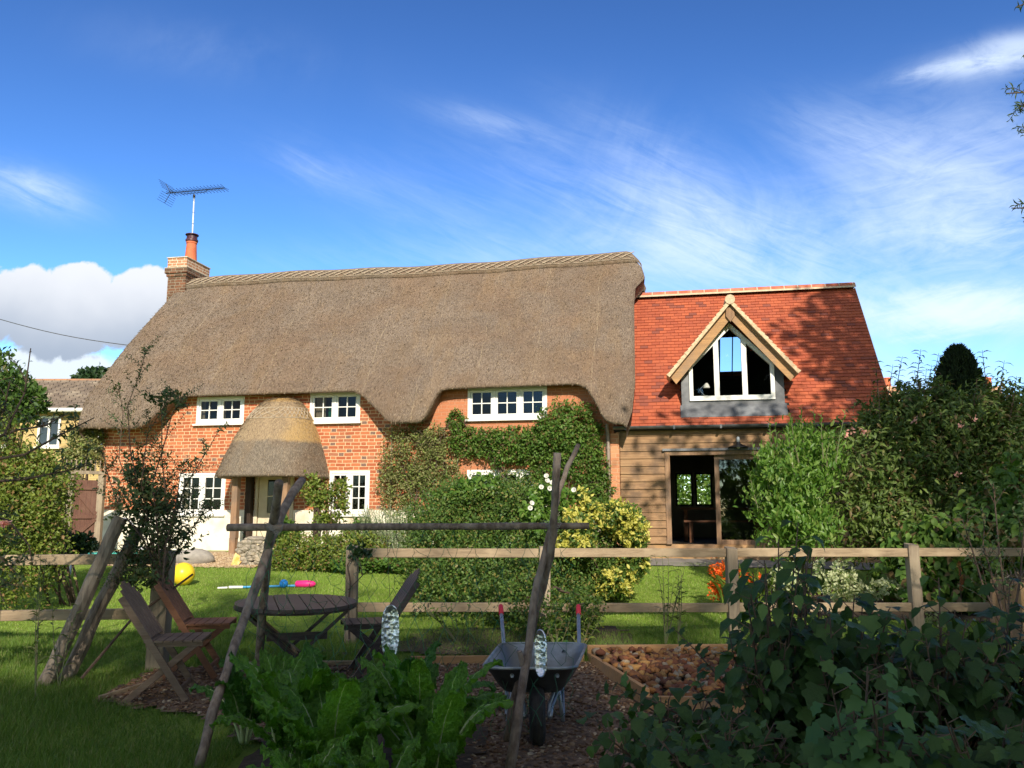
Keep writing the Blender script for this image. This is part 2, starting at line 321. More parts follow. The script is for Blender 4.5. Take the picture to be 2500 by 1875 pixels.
BARK=basic('pole_bark',(.12,.085,.065),(.25,.19,.15),22,.85,.9,40,stretch=(1,1,.35),c3=(.26,.21,.17))
TEAK=woodmat('weathered_teak',(.17,.11,.075),(.23,.165,.115),(.12,.085,.065),'X'); TEAKD=woodmat('stained_teak',(.22,.095,.05),(.30,.14,.075),(.14,.075,.05),'X')
TABLEM=woodmat('dark_table_wood',(.055,.042,.04),(.09,.07,.062),(.035,.028,.027),'X',.42)
GATEM=woodmat('brown_gate',(.15,.072,.05),(.11,.055,.04),(.18,.10,.07),'Z')
TIMBER=woodmat('new_timber',(.50,.28,.12),(.40,.22,.10),(.34,.22,.13),'X')
STEM=basic('green_stem',(.10,.14,.05),(.13,.11,.06),12,.7); TWIG=basic('twig',(.12,.075,.05),(.07,.05,.038),20,.8,.4)
REDTWIG=basic('red_stem',(.22,.07,.04),(.14,.07,.04),20,.7)
# ---------------------------------------------------------------- leaves
TPL={'d':(np.array([(0,0,0),(.5,.5,.07),(1,0,-.1),(.5,-.5,.07)],float),np.array([(0,2,1),(0,3,2)])),
 'o':(np.array([(0,0,0),(.3,.45,.05),(.3,-.45,.05),(.68,.4,-.02),(.68,-.4,-.02),(1,0,-.22),(.45,0,-.03)],float),np.array([(0,6,1),(0,2,6),(1,6,3),(2,4,6),(3,6,5),(6,4,5)])),
 'l':(np.array([(.36,0,-.03),(0,.04,0),(-.02,.34,.03),(.16,.5,.02),(.30,.34,.02),(.48,.52,-.06),(.62,.44,-.06),(.70,.25,-.05),(1.02,0,-.22),(.70,-.25,-.05),(.62,-.44,-.06),(.48,-.52,-.06),(.30,-.34,.02),(.16,-.5,.02),(-.02,-.34,.03),(0,-.04,0)],float),
      np.array([(0,i+1,i) if i<15 else (0,1,15) for i in range(1,16)]))}
# curved, drooping leaf folded along its midrib
TPL['c']=(np.array([(0,0,0),(.25,.36,.10),(.25,0,.05),(.25,-.36,.10),(.6,.42,.06),(.6,0,-.02),(.6,-.42,.06),(1,0,-.34)],float),np.array([(0,2,1),(0,3,2),(1,2,5),(1,5,4),(2,3,6),(2,6,5),(4,5,7),(5,6,7)]))
def unit(a): return a/np.maximum(np.linalg.norm(a,axis=1,keepdims=True),1e-9)
class LB:
    def __init__(s): s.P=[];s.A=[];s.N=[];s.L=[];s.W=[]
    def add(s,P,A,N,L,W):
        P=np.asarray(P,float).reshape(-1,3); n=len(P)
        A=np.broadcast_to(np.asarray(A,float),(n,3)); N=np.broadcast_to(np.asarray(N,float),(n,3))
        s.P.append(P);s.A.append(A);s.N.append(N);s.L.append(np.broadcast_to(L,(n,)));s.W.append(np.broadcast_to(W,(n,)))
    def count(s): return sum(len(p) for p in s.P)
    def build(s,name,mat,parent=None,tpl='d',loc=None,kind=None):
        P=np.concatenate(s.P);A=unit(np.concatenate(s.A));N=np.concatenate(s.N);L=np.concatenate(s.L)[:,None];W=np.concatenate(s.W)[:,None]
        N=unit(N-A*(N*A).sum(1,keepdims=True)+1e-6); B=np.cross(N,A)
        T,F=TPL[tpl]; k=len(T)
        V=(P[:,None,:]+A[:,None,:]*(T[None,:,0:1]*L[:,None])+B[:,None,:]*(T[None,:,1:2]*W[:,None])+N[:,None,:]*(T[None,:,2:3]*L[:,None])).reshape(-1,3)
        FF=(F[None]+(np.arange(len(P))*k)[:,None,None]).reshape(-1,3)
        at_=np.repeat(RNG.random(len(P)),k)
        o=emit(name,V,FF,mat,parent,loc,attr=at_)
        if kind: o['kind']=kind
        return o
def rdir(n): return unit(RNG.normal(size=(n,3)))
def blobs_fill(lb,blobs,n,L,W,shell=.25,clump=14,csig=.16,upb=.25,noise=.18,axis_up=.2,zmin=None):
    """blobs: (centre, (rx,ry,rz)); leaves gathered in clumps near the surface"""
    ws=np.array([ (r[0]*r[2]+r[0]*r[1]+r[1]*r[2]) for c,r in blobs]); ws=ws/ws.sum()
    for (c,r),wt in zip(blobs,ws):
        k=max(8,int(n*wt)); nc=max(3,int(k/clump)); c=np.array(c,float); r=np.array(r,float)
        d=rdir(nc); d[:,1]-=.25; d=unit(d)
        # low-frequency lumpiness of the surface
        ph=RNG.random(3)*6.28; lump=1+noise*(np.sin(d[:,0]*4.3+ph[0])*np.sin(d[:,2]*4.9+ph[1])+.6*np.sin(d[:,1]*8+d[:,0]*7+ph[2]))
        rad=(1-np.abs(RNG.normal(size=nc))*shell)*lump; rad=np.maximum(rad,.2)
        cc=c+d*rad[:,None]*r
        idx=RNG.integers(0,nc,k); rm=r.mean()
        P=cc[idx]+RNG.normal(size=(k,3))*csig*min(1,rm)*.8
        if zmin is not None: P=P[P[:,2]>zmin]; idx=idx[:len(P)]
        k=len(P); out=unit((P-c)/r)
        N=out*.7+rdir(k)*.7+np.array([0,-.1,upb]); A=rdir(k)+np.array([0,0,axis_up])+out*.5
        sc=RNG.uniform(.65,1.25,k); lb.add(P,A,N,L*sc,W*sc)
def pb(px,py,Y,rx,rz,ry=None):
    c=at(px,py,Y); k=Y/FPX*1.02; return (tuple(c),(rx*k,ry if ry else rx*k*.8,rz*k))
def stems_up(parent,base,blobs,n,r=.012,mat=None,name='stem'):
    mb=MB()
    for i in range(n):
        c,rr=random.choice(blobs); b=Vector(base)+Vector((random.uniform(-1,1)*.12*rr[0]*3,random.uniform(-.1,.1),0)); e=Vector(c)+Vector((random.uniform(-.7,.7)*rr[0],random.uniform(-.5,.5)*rr[1],random.uniform(0,.7)*rr[2]))
        m_=(b+e)/2+Vector((random.uniform(-.1,.1),random.uniform(-.1,.1),.1)); mb.tube([b,b.lerp(m_,.5)+Vector((0,0,.03)),m_,e],[r*1.4,r*1.2,r,r*.4],5)
    return mb.build(name,mat or TWIG,parent,smooth=True)
def shrub(name,label,cat,base,blobs,n,L,W,mat,tpl='d',group=None,nst=8,part='foliage',**k):
    th=thing(name,label,cat,base,group=group); lb=LB(); blobs_fill(lb,blobs,n,L,W,**k); lb.build(part,mat,th,tpl)
    if nst: stems_up(th,base,blobs,nst)
    return th
def spray(mb,lb,path,r0,n,L,W,spread=.9,up=.5,start=.12,curl=0,pair=False):
    """stem along path with n leaves set alternately (or in pairs) along it"""
    path=[Vector(p) for p in path]
    if mb is not None: mb.tube(path,[max(r0*(1-.75*i/(len(path)-1)),.0012) for i in range(len(path))],5)
    for i in range(n):
        f=start+(1-start)*(i+.5)/n; x=f*(len(path)-1); j=min(int(x),len(path)-2); p=path[j].lerp(path[j+1],x-j); d=(path[j+1]-path[j]).normalized()
        for q in ((0,1) if pair else (0,)):
            a=i*2.4+q*math.pi+random.uniform(-.3,.3); o=d.orthogonal().normalized(); s_=(Matrix.Rotation(a,3,d)@o)
            ax=d*up+s_*spread+Vector((0,0,random.uniform(-.15,.15))); sc=random.uniform(.7,1.15)*(1-.35*f)
            lb.add([tuple(p)],tuple(ax),tuple(d+Vector((random.uniform(-.6,.6),random.uniform(-1.1,.2),.5))),L*sc,W*sc)

# ================================================================ SETTING
GRASSC=[(.035,.085,.012),(.075,.155,.022),(.05,.10,.02)]
m,t,p=newmat('lawn'); co=t.new('ShaderNodeTexCoord').outputs['Object']
n1=t.noise(co,.6,5,.6); n2=t.noise(co,9,5,.7); n3=t.noise(co,60,4,.7)
c=t.mix(t.ss(n1,.35,.65),(.20,.31,.035),(.27,.37,.055)); c=t.mix(t.m('MULTIPLY',t.ss(n2,.4,.65),.6),c,(.12,.21,.03)); c=t.mix(t.m('MULTIPLY',t.ss(n3,.4,.6),.5),c,(.24,.31,.08))
t.put(p.inputs['Base Color'],c); p.inputs['Roughness'].default_value=.9; p.inputs['Specular IOR Level'].default_value=.1
b=t.new('ShaderNodeBump'); b.inputs['Distance'].default_value=.03; t.put(b.inputs['Height'],t.m('ADD',n3,n2)); t.put(p.inputs['Normal'],b.outputs[0]); LAWN=m
xs=[-300,-120,-60,-30]+[round(-20+i*.5,2) for i in range(81)]+[30,60,120,300]; ys=[-300,-100,-40,-15]+[round(-8+i*.5,2) for i in range(77)]+[40,60,100,200,600]
Vg=[];Fg=[]
for y in ys:
    for x in xs:
        Vg.append((x,y,gz(y)))
nx=len(xs)
for j in range(len(ys)-1):
    for i in range(nx-1): a=j*nx+i; Fg.append((a,a+1,a+nx+1,a+nx))
tag(emit('ground',Vg,Fg,LAWN,loc=(0,0,0),smooth=True),kind='structure')
def inpoly(x,y,P):
    c=False; j=len(P)-1
    for i in range(len(P)):
        if (P[i][1]>y)!=(P[j][1]>y) and x<(P[j][0]-P[i][0])*(y-P[i][1])/(P[j][1]-P[i][1])+P[i][0]: c=not c
        j=i
    return c
def sheet(name,poly,mat,dz,step=.08,rag=.05,rough=.01):
    x0,x1=min(p[0] for p in poly),max(p[0] for p in poly); y0,y1=min(p[1] for p in poly),max(p[1] for p in poly)
    V=[];F=[];idx={}
    def vid(i,j):
        if (i,j) not in idx:
            x=x0+i*step;y=y0+j*step
            idx[(i,j)]=len(V); V.append((x+random.uniform(-.3,.3)*step,y+random.uniform(-.3,.3)*step,gz(y)+dz+random.uniform(0,rough)))
        return idx[(i,j)]
    for i in range(int((x1-x0)/step)+1):
        for j in range(int((y1-y0)/step)+1):
            x=x0+(i+.5)*step;y=y0+(j+.5)*step
            if inpoly(x+random.uniform(-rag,rag),y+random.uniform(-rag,rag),poly): F.append((vid(i,j),vid(i+1,j),vid(i+1,j+1),vid(i,j+1)))
    return tag(emit(name,V,F,mat,loc=(0,0,0)),kind='structure')
CHIPG=basic('woodchip_bed',(.12,.072,.042),(.27,.175,.105),26,.95,1,60,c3=(.07,.045,.03)); SOIL=basic('soil',(.05,.034,.022),(.09,.062,.04),18,.95,1,45)
GRAV=basic('gravel',(.55,.42,.26),(.42,.31,.19),30,.95,1,50,c3=(.38,.26,.15)); PAVE=basic('paving',(.24,.22,.19),(.18,.17,.15),3,.9,.4,20)
CHIPP=[(-3.3,6.95),(-3.25,7.9),(-2.75,8.02),(.9,8.16),(1.0,7.2),(3.0,7.0),(3.0,3.0),(-.2,3.0),(-.35,5.3),(-1.7,5.9),(-2.2,6.5),(-2.9,6.75)]
sheet('woodchip_path',CHIPP,CHIPG,.018)
BEDP=[(-1.85,2.8),(-1.7,5.2),(-1.5,6.2),(-.2,6.25),(-.3,2.8)]
sheet('vegetable_bed',BEDP,SOIL,.03,.1)
sheet('flower_border',[(-2.8,8.3),(2.2,8.3),(2.2,8.75),(1.4,8.9),(1.2,9.9),(-1.0,9.7),(-1.2,8.8),(-2.0,8.6)][1:],SOIL,.015,.1)
sheet('border_front',[(2.7,3),(2.7,6.6),(9,6.6),(9,3)],SOIL,.012,.14); sheet('border_right',[(3.0,10.9),(4.6,10.3),(9,10.2),(9,12.2),(4.4,12.2)],SOIL,.012,.14)
sheet('gravel_path',[(-7.6,15.5),(-4.6,15.2),(-4.4,17.6),(-9.0,18.4),(-8.9,17.3),(-6.6,17.0)],GRAV,.012,.1)
sheet('patio',[(2.0,15.6),(8.2,14.6),(8.4,15.6),(2.2,16.75)],PAVE,.02,.1,0,0)

# ================================================================ COTTAGE
cot=thing('thatched_cottage','red brick thatched cottage with white windows and limewashed base','cottage',(0,17.28,.7),-HA)
def grid_wall(parent,name,mat,s0,s1,z0,z1,n0,n1,holes,subs=None):
    S_=sorted({s0,s1,*[h[0] for h in holes if s0<h[0]<s1],*[h[1] for h in holes if s0<h[1]<s1]}); Z_=sorted({z0,z1,*[h[2] for h in holes if z0<h[2]<z1],*[h[3] for h in holes if z0<h[3]<z1]})
    mb=MB(True); hole=lambda s,z: any(h[0]<s<h[1] and h[2]<z<h[3] for h in holes) or not(s0<s<s1 and z0<z<z1)
    for i in range(len(S_)-1):
        for j in range(len(Z_)-1):
            a,b_,c_,d=S_[i],S_[i+1],Z_[j],Z_[j+1]; sm,zm=(a+b_)/2,(c_+d)/2
            if hole(sm,zm): continue
            mb.poly([(a,n0,c_),(b_,n0,c_),(b_,n0,d),(a,n0,d)]); mb.poly([(b_,n1,c_),(a,n1,c_),(a,n1,d),(b_,n1,d)])
            if hole(a-.001,zm): mb.poly([(a,n1,c_),(a,n0,c_),(a,n0,d),(a,n1,d)])
            if hole(b_+.001,zm): mb.poly([(b_,n0,c_),(b_,n1,c_),(b_,n1,d),(b_,n0,d)])
            if hole(sm,c_-.001): mb.poly([(a,n1,c_),(b_,n1,c_),(b_,n0,c_),(a,n0,c_)])
            if hole(sm,d+.001): mb.poly([(a,n0,d),(b_,n0,d),(b_,n1,d),(a,n1,d)])
    return mb.build(name,mat,parent)
WIN=[(-7.22,-6.06,3.50,4.10,2,2),(-4.50,-3.34,3.48,4.12,2,2),(-.95,.74,3.47,4.13,3,2),(-7.55,-6.42,1.50,2.40,2,3),(-3.99,-3.08,1.50,2.42,2,3),(-.95,.74,1.50,2.41,3,3)]
DOOR=(-5.62,-4.86,.72,2.36)
holes=[w_[:4] for w_ in WIN]+[DOOR]
grid_wall(cot,'wall',BRICK,-9.55,2.1,.6,4.36,0,.28,holes)
grid_wall(cot,'plinth',LIME,-9.58,2.0,.55,1.585,-.03,-.002,holes)
mb=MB(True); mb.box(-9.56,-9.26,.285,5.6,.6,4.5); mb.hexa([(-9.56,.285,4.5),(-9.26,.285,4.5),(-9.26,5.6,4.5),(-9.56,5.6,4.5),(-9.56,2.85,7.1),(-9.26,2.85,7.1),(-9.26,2.95,7.1),(-9.56,2.95,7.1)])
mb.build('gable_wall',BRICK,cot); mb=MB(True); mb.box(1.8,2.1,.285,5.6,.6,4.5); mb.hexa([(1.8,.285,4.5),(2.1,.285,4.5),(2.1,5.6,4.5),(1.8,5.6,4.5),(1.8,2.85,7.1),(2.1,2.85,7.1),(2.1,2.95,7.1),(1.8,2.95,7.1)])
mb.build('gable_wall',BRICK,cot)
mb=MB(True); mb.box(-9.55,2.1,5.62,5.9,.6,4.5); mb.build('rear_wall',BRICK,cot)
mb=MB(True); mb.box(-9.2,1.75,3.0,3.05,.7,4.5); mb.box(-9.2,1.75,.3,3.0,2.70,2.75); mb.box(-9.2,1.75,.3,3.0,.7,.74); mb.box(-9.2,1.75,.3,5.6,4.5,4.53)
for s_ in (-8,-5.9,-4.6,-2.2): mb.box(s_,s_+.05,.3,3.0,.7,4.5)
mb.build('light_stop_partition',INT,cot)  # back partition added in dark grey to keep entering light from brightening the rooms
def window(parent,s0,s1,z0,z1,nc,rows,n0=-.012,fw=.055,sill=True,mat=WHITE,cw=.042,inner=.05):
    mb=MB(True); b_=n0+.09
    mb.box(s0,s0+fw,n0,b_,z0,z1); mb.box(s1-fw,s1,n0,b_,z0,z1); mb.box(s0+fw,s1-fw,n0,b_,z1-fw,z1); mb.box(s0+fw,s1-fw,n0,b_,z0,z0+fw)
    wc=(s1-s0-2*fw-(nc-1)*fw)/nc
    for i in range(1,nc): x=s0+fw+i*wc+(i-1)*fw; mb.box(x,x+fw,n0+.003,b_-.003,z0+fw,z1-fw)
    fr=mb.build('window_frame',mat,parent,bev=.004)
    for i in range(nc):
        a=s0+fw+i*(wc+fw)+.004; b2=a+wc-.008; za,zb=z0+fw+.004,z1-fw-.004; m2=MB(True); f0,f1=n0+.012,n0+.06
        m2.box(a,a+cw,f0,f1,za,zb); m2.box(b2-cw,b2,f0,f1,za,zb); m2.box(a+cw,b2-cw,f0,f1,za,za+cw); m2.box(a+cw,b2-cw,f0,f1,zb-cw,zb)
        xm=(a+b2)/2; m2.box(xm-.01,xm+.01,f0+.006,f1-.006,za+cw,zb-cw)
        for r_ in range(1,rows):
            zz=za+cw+(zb-za-2*cw)*r_/rows; m2.box(a+cw,xm-.01,f0+.008,f1-.008,zz-.01,zz+.01); m2.box(xm+.01,b2-cw,f0+.008,f1-.008,zz-.01,zz+.01)
        m2.build('casement',mat,fr)
        m3=MB(True); m3.poly([(a+cw,n0+.04,za+cw),(b2-cw,n0+.04,za+cw),(b2-cw,n0+.04,zb-cw),(a+cw,n0+.04,zb-cw)]); m3.build('pane',GLASS,fr)
    if sill: m4=MB(True); m4.hexa([(s0-.04,n0-.075,z0-.05),(s1+.04,n0-.075,z0-.05),(s1+.04,n0+.05,z0-.05),(s0-.04,n0+.05,z0-.05),(s0-.04,n0-.075,z0-.012),(s1+.04,n0-.075,z0-.012),(s1+.04,n0+.05,z0-.001),(s0-.04,n0+.05,z0-.001)]); m4.build('sill',mat,fr,bev=.004)
    return fr
for w_ in WIN: window(cot,*w_)
# curtains just behind the panes
CURT=basic('cream_curtain',(.62,.55,.40),(.5,.43,.3),3,.9); GREENC=basic('green_cloth',(.01,.30,.16),(.01,.22,.12),5,.8)
def curtain(s0,s1,z0,z1,n,mat,name='curtain'):
    mb=MB(True); k=14; ids=[]
    for i in range(k+1):
        s_=s0+(s1-s0)*i/k; nn=n+.02*math.sin(i*2.1); ids.append((mb.pt((s_,nn,z0)),mb.pt((s_,nn,z1))))
    for i in range(k): mb.f.append((ids[i][0],ids[i+1][0],ids[i+1][1],ids[i][1]))
    return mb.build(name,mat,cot,smooth=True)
curtain(-4.42,-4.18,3.54,4.07,.14,CURT); curtain(-7.18,-7.08,3.54,4.07,.14,CURT); curtain(-4.12,-4.05,3.54,3.86,.13,GREENC); curtain(-6.62,-6.58,3.54,4.07,.14,CURT); curtain(-7.5,-7.38,1.54,2.36,.14,CURT)
# front door
mb=MB(True); s0,s1,z0,z1=DOOR; mb.box(s0-.07,s0,-.045,.1,z0,z1+.07); mb.box(s1,s1+.07,-.045,.1,z0,z1+.07); mb.box(s0,s1,-.045,.1,z1,z1+.07); fr=mb.build('door_frame',CREAM,cot,bev=.004)
mb=MB(True); ds0,ds1=s0+.004,s1-.004
mb.box(ds0,ds0+.2,.0,.045,z0,z1-.003); mb.box(ds1-.12,ds1,.0,.045,z0,z1-.003); mb.box(ds0+.2,ds1-.12,.0,.045,z0,1.52); mb.box(ds0+.2,ds1-.12,.0,.045,z1-.12,z1-.003)
xm=(ds0+.2+ds1-.12)/2; mb.box(xm-.012,xm+.012,.005,.04,1.52,z1-.12); mb.box(ds0+.2,xm-.012,.006,.039,1.87,1.895); mb.box(xm+.012,ds1-.12,.006,.039,1.87,1.895)
dr=mb.build('front_door',CREAM,cot,bev=.004)
MB(True).poly([(ds0+.2,.02,1.52),(ds1-.12,.02,1.52),(ds1-.12,.02,z1-.12),(ds0+.2,.02,z1-.12)]).build('pane',GLASS,dr)
MB(True).lathe((0,0,0),[(0,0)],3) if False else None
mb=MB(True); mb.box(ds1-.09,ds1-.03,-.05,-.001,1.36,1.42); mb.build('door_handle',DARKMETAL,dr,bev=.01)
# ---- thatch roof
def lerp(T,x):
    if x<=T[0][0]: return T[0][1]
    for (a,b_),(c_,d) in zip(T,T[1:]):
        if x<=c_:
            f=(x-a)/(c_-a); return b_+(d-b_)*f
    return T[-1][1]
def sm(T,x,h=.06): return (lerp(T,x-h)+lerp(T,x-h/2)+lerp(T,x)+lerp(T,x+h/2)+lerp(T,x+h))/5
EAVE=[(-9.9,3.42),(-8.25,3.37),(-8.0,3.45),(-7.72,3.78),(-7.5,4.02),(-7.2,4.10),(-5.0,4.10),(-3.32,4.10),(-3.1,3.98),(-2.5,3.46),(-2.33,3.38),(-1.72,3.37),(-1.64,3.46),(-1.50,3.98),(-1.42,4.07),(-1.1,4.10),(1.35,4.12),(1.55,4.04),(1.75,3.75),(1.95,3.45),(2.1,3.32),(2.3,3.26),(2.6,3.28)]
PROF=[(3.2,-.68),(3.4,-.62),(3.7,-.52),(4.1,-.36),(4.6,.02),(5.2,.53),(6.0,1.24),(6.8,1.93),(7.3,2.36),(7.5,2.54),(7.64,2.70),(7.72,2.85),(7.73,2.92)]
def prof(z): return lerp(PROF,z)+.02*math.sin(z*3)
def rsag(s): return .03*math.sin(s*.7)+.012*math.sin(s*2.9+1)
def s_lim(z,left):
    if left: return lerp([(3.4,-9.80),(4.2,-9.86),(5.5,-9.80),(6.6,-9.72),(7.3,-9.62),(7.75,-9.55)],z)
    return lerp([(3.2,2.36),(3.6,2.50),(4.2,2.56),(6.3,2.50),(6.75,2.52),(7.05,2.74),(7.3,2.68),(7.5,2.55),(7.75,2.38)],z)
NS=230; NTT=60; TH=.34
def roofpt(fs,ft,back=False):
    # ft 0 ridge .. 1 eave outer edge ; fs 0..1
    sr=-9.7+fs*12.2; ze=sm(EAVE,sr) if not back else 3.45
    z=7.735+(ze-7.735)*ft; 
    lo,hi=s_lim(z,True),s_lim(z,False); s_=lo+(hi-lo)*fs
    n=prof(z); 
    # rounded verge at both gable ends: drop perpendicular to the slope
    d=min(s_-lo,hi-s_); e=.16; off=0
    if d<e: off=e*(1-math.sqrt(max(0,1-((e-d)/e)**2)))
    zz=z-off*.70+rsag(s_)*(1-ft); nn=n+off*.70
    if ft>.97: k=(ft-.97)/.03; nn+=.035*k*k; zz+=.0
    if back: nn=5.8-nn
    return (s_,nn,zz)
fsl=[]; 
for i in range(NS+1):
    f=i/NS; fsl.append(f)
fsl=sorted(set([0,.0015,.004,.008]+[f for f in fsl if .01<f<.99]+[.992,.996,.9985,1]))
mb=MB(True); G=[]
ftl=[j/NTT*.965 for j in range(NTT+1)]+[.975,.985,.993,1.0]
for f in fsl:
    row=[mb.pt(roofpt(f,ft)) for ft in ftl]
    s_,n_,z_=roofpt(f,1.0)
    row.append(mb.pt((s_,n_+.05,z_-.025))); row.append(mb.pt((s_,n_+.16,z_-.005))); row.append(mb.pt((s_,max(n_+.3,.03),z_+.10))); row.append(mb.pt((s_,max(n_+.55,.33),z_+.32)))
    G.append(row)
for i in range(len(G)-1):
    for j in range(len(G[0])-1): mb.f.append((G[i][j],G[i][j+1],G[i+1][j+1],G[i+1][j]))
# back slope, and gable verges turned inwards
GB=[]
for f in fsl[::4]+[1.0]:
    row=[mb.pt(roofpt(f,ft,True)) for ft in [j/14 for j in range(15)]]; GB.append(row)
for i in range(len(GB)-1):
    for j in range(14): mb.f.append((GB[i][j],GB[i+1][j],GB[i+1][j+1],GB[i][j+1]))
for G_,e,sg in ((G,0,1),(G,-1,-1)):
    prevs=None
    for j in range(len(ftl)):
        v=roofpt(fsl[e],ftl[j]); q=(v[0]+sg*.03,v[1]+.24,v[2]-.20); cur=(G_[e][j],mb.pt(q))
        if prevs: mb.f.append((prevs[0],prevs[1],cur[1],cur[0]))
        prevs=cur
    prevs=None
    for j in range(15):
        v=roofpt(fsl[e],j/14,True); q=(v[0]+sg*.03,v[1]-.24,v[2]-.20); cur=(GB[e][j],mb.pt(q))
        if prevs: mb.f.append((prevs[0],prevs[1],cur[1],cur[0]))
        prevs=cur
roof=mb.build('thatched_roof',THATCH,cot,smooth=True)
# ridge block with hazel liggers
mb=MB(True); rows=[]; RZ=7.36
for i in range(200):
    f=i/199; pts=[]
    for zz,o in ((RZ,.01),(RZ+.006,.075),(7.55,.08),(7.66,.08),(7.735,.075)):
        lo,hi=s_lim(zz,True)-.02,s_lim(zz,False)+.02; s_=lo+(hi-lo)*f; d=min(s_-lo,hi-s_); e=.14; off=e*(1-math.sqrt(max(0,1-((e-d)/e)**2))) if d<e else 0
        zj=random.uniform(-.012,.012) if zz<7.4 else 0
        pts.append((s_,prof(zz)-o*.7+off*.7,zz+o*.7+rsag(s_)+zj-off*.7))
    pts+= [(p_[0],5.8-p_[1],p_[2]) for p_ in reversed(pts)]; rows.append([mb.pt(p_) for p_ in pts])
for i in range(199):
    for j in range(9): mb.f.append((rows[i][j],rows[i+1][j],rows[i+1][j+1],rows[i][j+1]))
rc=mb.build('ridge_cap',THATCHR,roof,smooth=True)
LIG=basic('hazel_ligger',(.48,.39,.28),(.33,.26,.18),14,.7)
def rp(s_,z,o=.088): return (s_,prof(z)-o*.7,z+o*.7+rsag(s_))
mb=MB(True); s_=-9.25; z0,z1=7.40,7.60
while s_<2.35:
    for a,b_ in ((s_,s_+.34),(s_+.34,s_+.02)):
        mb.tube([H(*rp(a+(b_-a)*k/4,z0+(z1-z0)*k/4,.094+(.006 if b_>a else 0))) for k in range(5)],.011 if b_>a else .0075,5) if False else None
        P=[rp(a+(b_-a)*k/4,z0+(z1-z0)*k/4,.094+(.012 if b_>a else 0)) for k in range(5)]
        m5=MB(); m5.tube([H(*q) for q in P],.0125 if b_>a else .007,5); base=len(mb.v); mb.v+=m5.v; mb.f+=[tuple(base+x for x in f_) for f_ in m5.f]
    s_+=.235+random.uniform(-.02,.02)
for zz in (7.385,7.61):
    P=[rp(-9.3+11.7*k/60,zz,.092) for k in range(61)]; m5=MB(); m5.tube([H(*q) for q in P],.008,5); base=len(mb.v); mb.v+=m5.v; mb.f+=[tuple(base+x for x in f_) for f_ in m5.f]
mb.h=False; mb.build('ligger',LIG,roof,smooth=True)
# loose straw ends over the thatch
STRAW=leafmat('straw',(.13,.098,.072),(.36,.275,.195),(.55,.44,.31),trans=.1,rough=.9)
def straws(n,fn,parent,mat=STRAW,L=.05,lift=.35,W=.006):
    P=[];A=[];N=[]
    for i in range(n):
        p0,dn,nr=fn(); P.append(p0); A.append(dn); N.append(nr)
    P=np.array(P);A=unit(np.array(A));N=unit(np.array(N)); A=A+RNG.normal(size=A.shape)*.28+N*RNG.uniform(.0,lift,(len(A),1)); lb=LB(); sc=RNG.uniform(.5,1.5,len(P)); lb.add(P,A,N+rdir(len(P))*.6,L*sc,np.full(len(P),W)); o=lb.build('straw',mat,parent); o['kind']='stuff'; return o
def fnroof():
    f=random.random(); ft=random.random()**.85; a=roofpt(f,ft); b_=roofpt(f,min(1,ft+.02)) if ft<.98 else None
    if b_ is None: b_=a; a=roofpt(f,ft-.02); q=b_
    else: q=a
    A=H(*b_)-H(*a); nr=A.cross(HS); 
    if nr.y>0: nr=-nr
    return tuple(H(*q)),tuple(A.normalized()),tuple(nr.normalized())
straws(60000,fnroof,roof)
# chimney
mb=MB(True); CS0,CS1,CN0,CN1=-9.77,-9.19,2.32,3.45
mb.box(CS0+.03,CS1-.03,CN0+.03,CN1-.03,6.9,7.70); mb.box(CS0+.0,CS1-.0,CN0,CN1,7.70,7.78); mb.box(CS0-.035,CS1+.035,CN0-.035,CN1+.035,7.78,7.92); ch=mb.build('chimney',BRICK2,cot)
mb=MB(True); mb.box(CS0+.01,CS1-.01,CN0+.01,CN1-.01,7.92,8.20); mb.build('chimney_top_course',BRICK3,ch)
mb=MB(True); mb.box(CS0-.01,CS1+.01,CN0-.01,CN1+.01,8.20,8.225); mb.box(CS0-.045,CS1+.045,CN0-.045,CN1+.045,7.921,7.935); mb.hexa([(CS0+.04,CN0+.04,8.225),(CS1-.04,CN0+.04,8.225),(CS1-.04,CN1-.04,8.225),(CS0+.04,CN1-.04,8.225),(CS0+.2,CN0+.2,8.28),(CS1-.2,CN0+.2,8.28),(CS1-.2,CN1-.2,8.28),(CS0+.2,CN1-.2,8.28)]); mb.build('mortar_flaunching',basic('mortar',(.66,.58,.44),(.5,.42,.3),9,.9,.5),ch)
TERR=basic('terracotta',(.62,.17,.075),(.50,.13,.06),6,.8,.2,30)
mb=MB(True); pc=(-9.36,2.75,0); mb.lathe(pc,[(.165,8.22),(.155,8.31),(.13,8.71),(.142,8.715),(.145,8.76),(.12,8.76),(.12,8.36)],20); pot=mb.build('chimney_pot',TERR,ch,smooth=False)
mb=MB(True); mb.lathe(pc,[(.15,8.76),(.165,8.78),(.165,8.82),(.14,8.84)],20)
for k in range(10):
    a=2*math.pi*k/10; mb.box(pc[0]+.13*math.cos(a)-.006,pc[0]+.13*math.cos(a)+.006,pc[1]+.13*math.sin(a)-.006,pc[1]+.13*math.sin(a)+.006,8.83,8.96)
mb.lathe(pc,[(.13,8.83),(.12,8.96)],16); mb.lathe(pc,[(.175,8.95),(.17,8.97),(.06,9.01),(0,9.02)],20); mb.build('cowl',basic('maroon_metal',(.06,.02,.03),(.09,.03,.04),5,.4),pot,smooth=False)
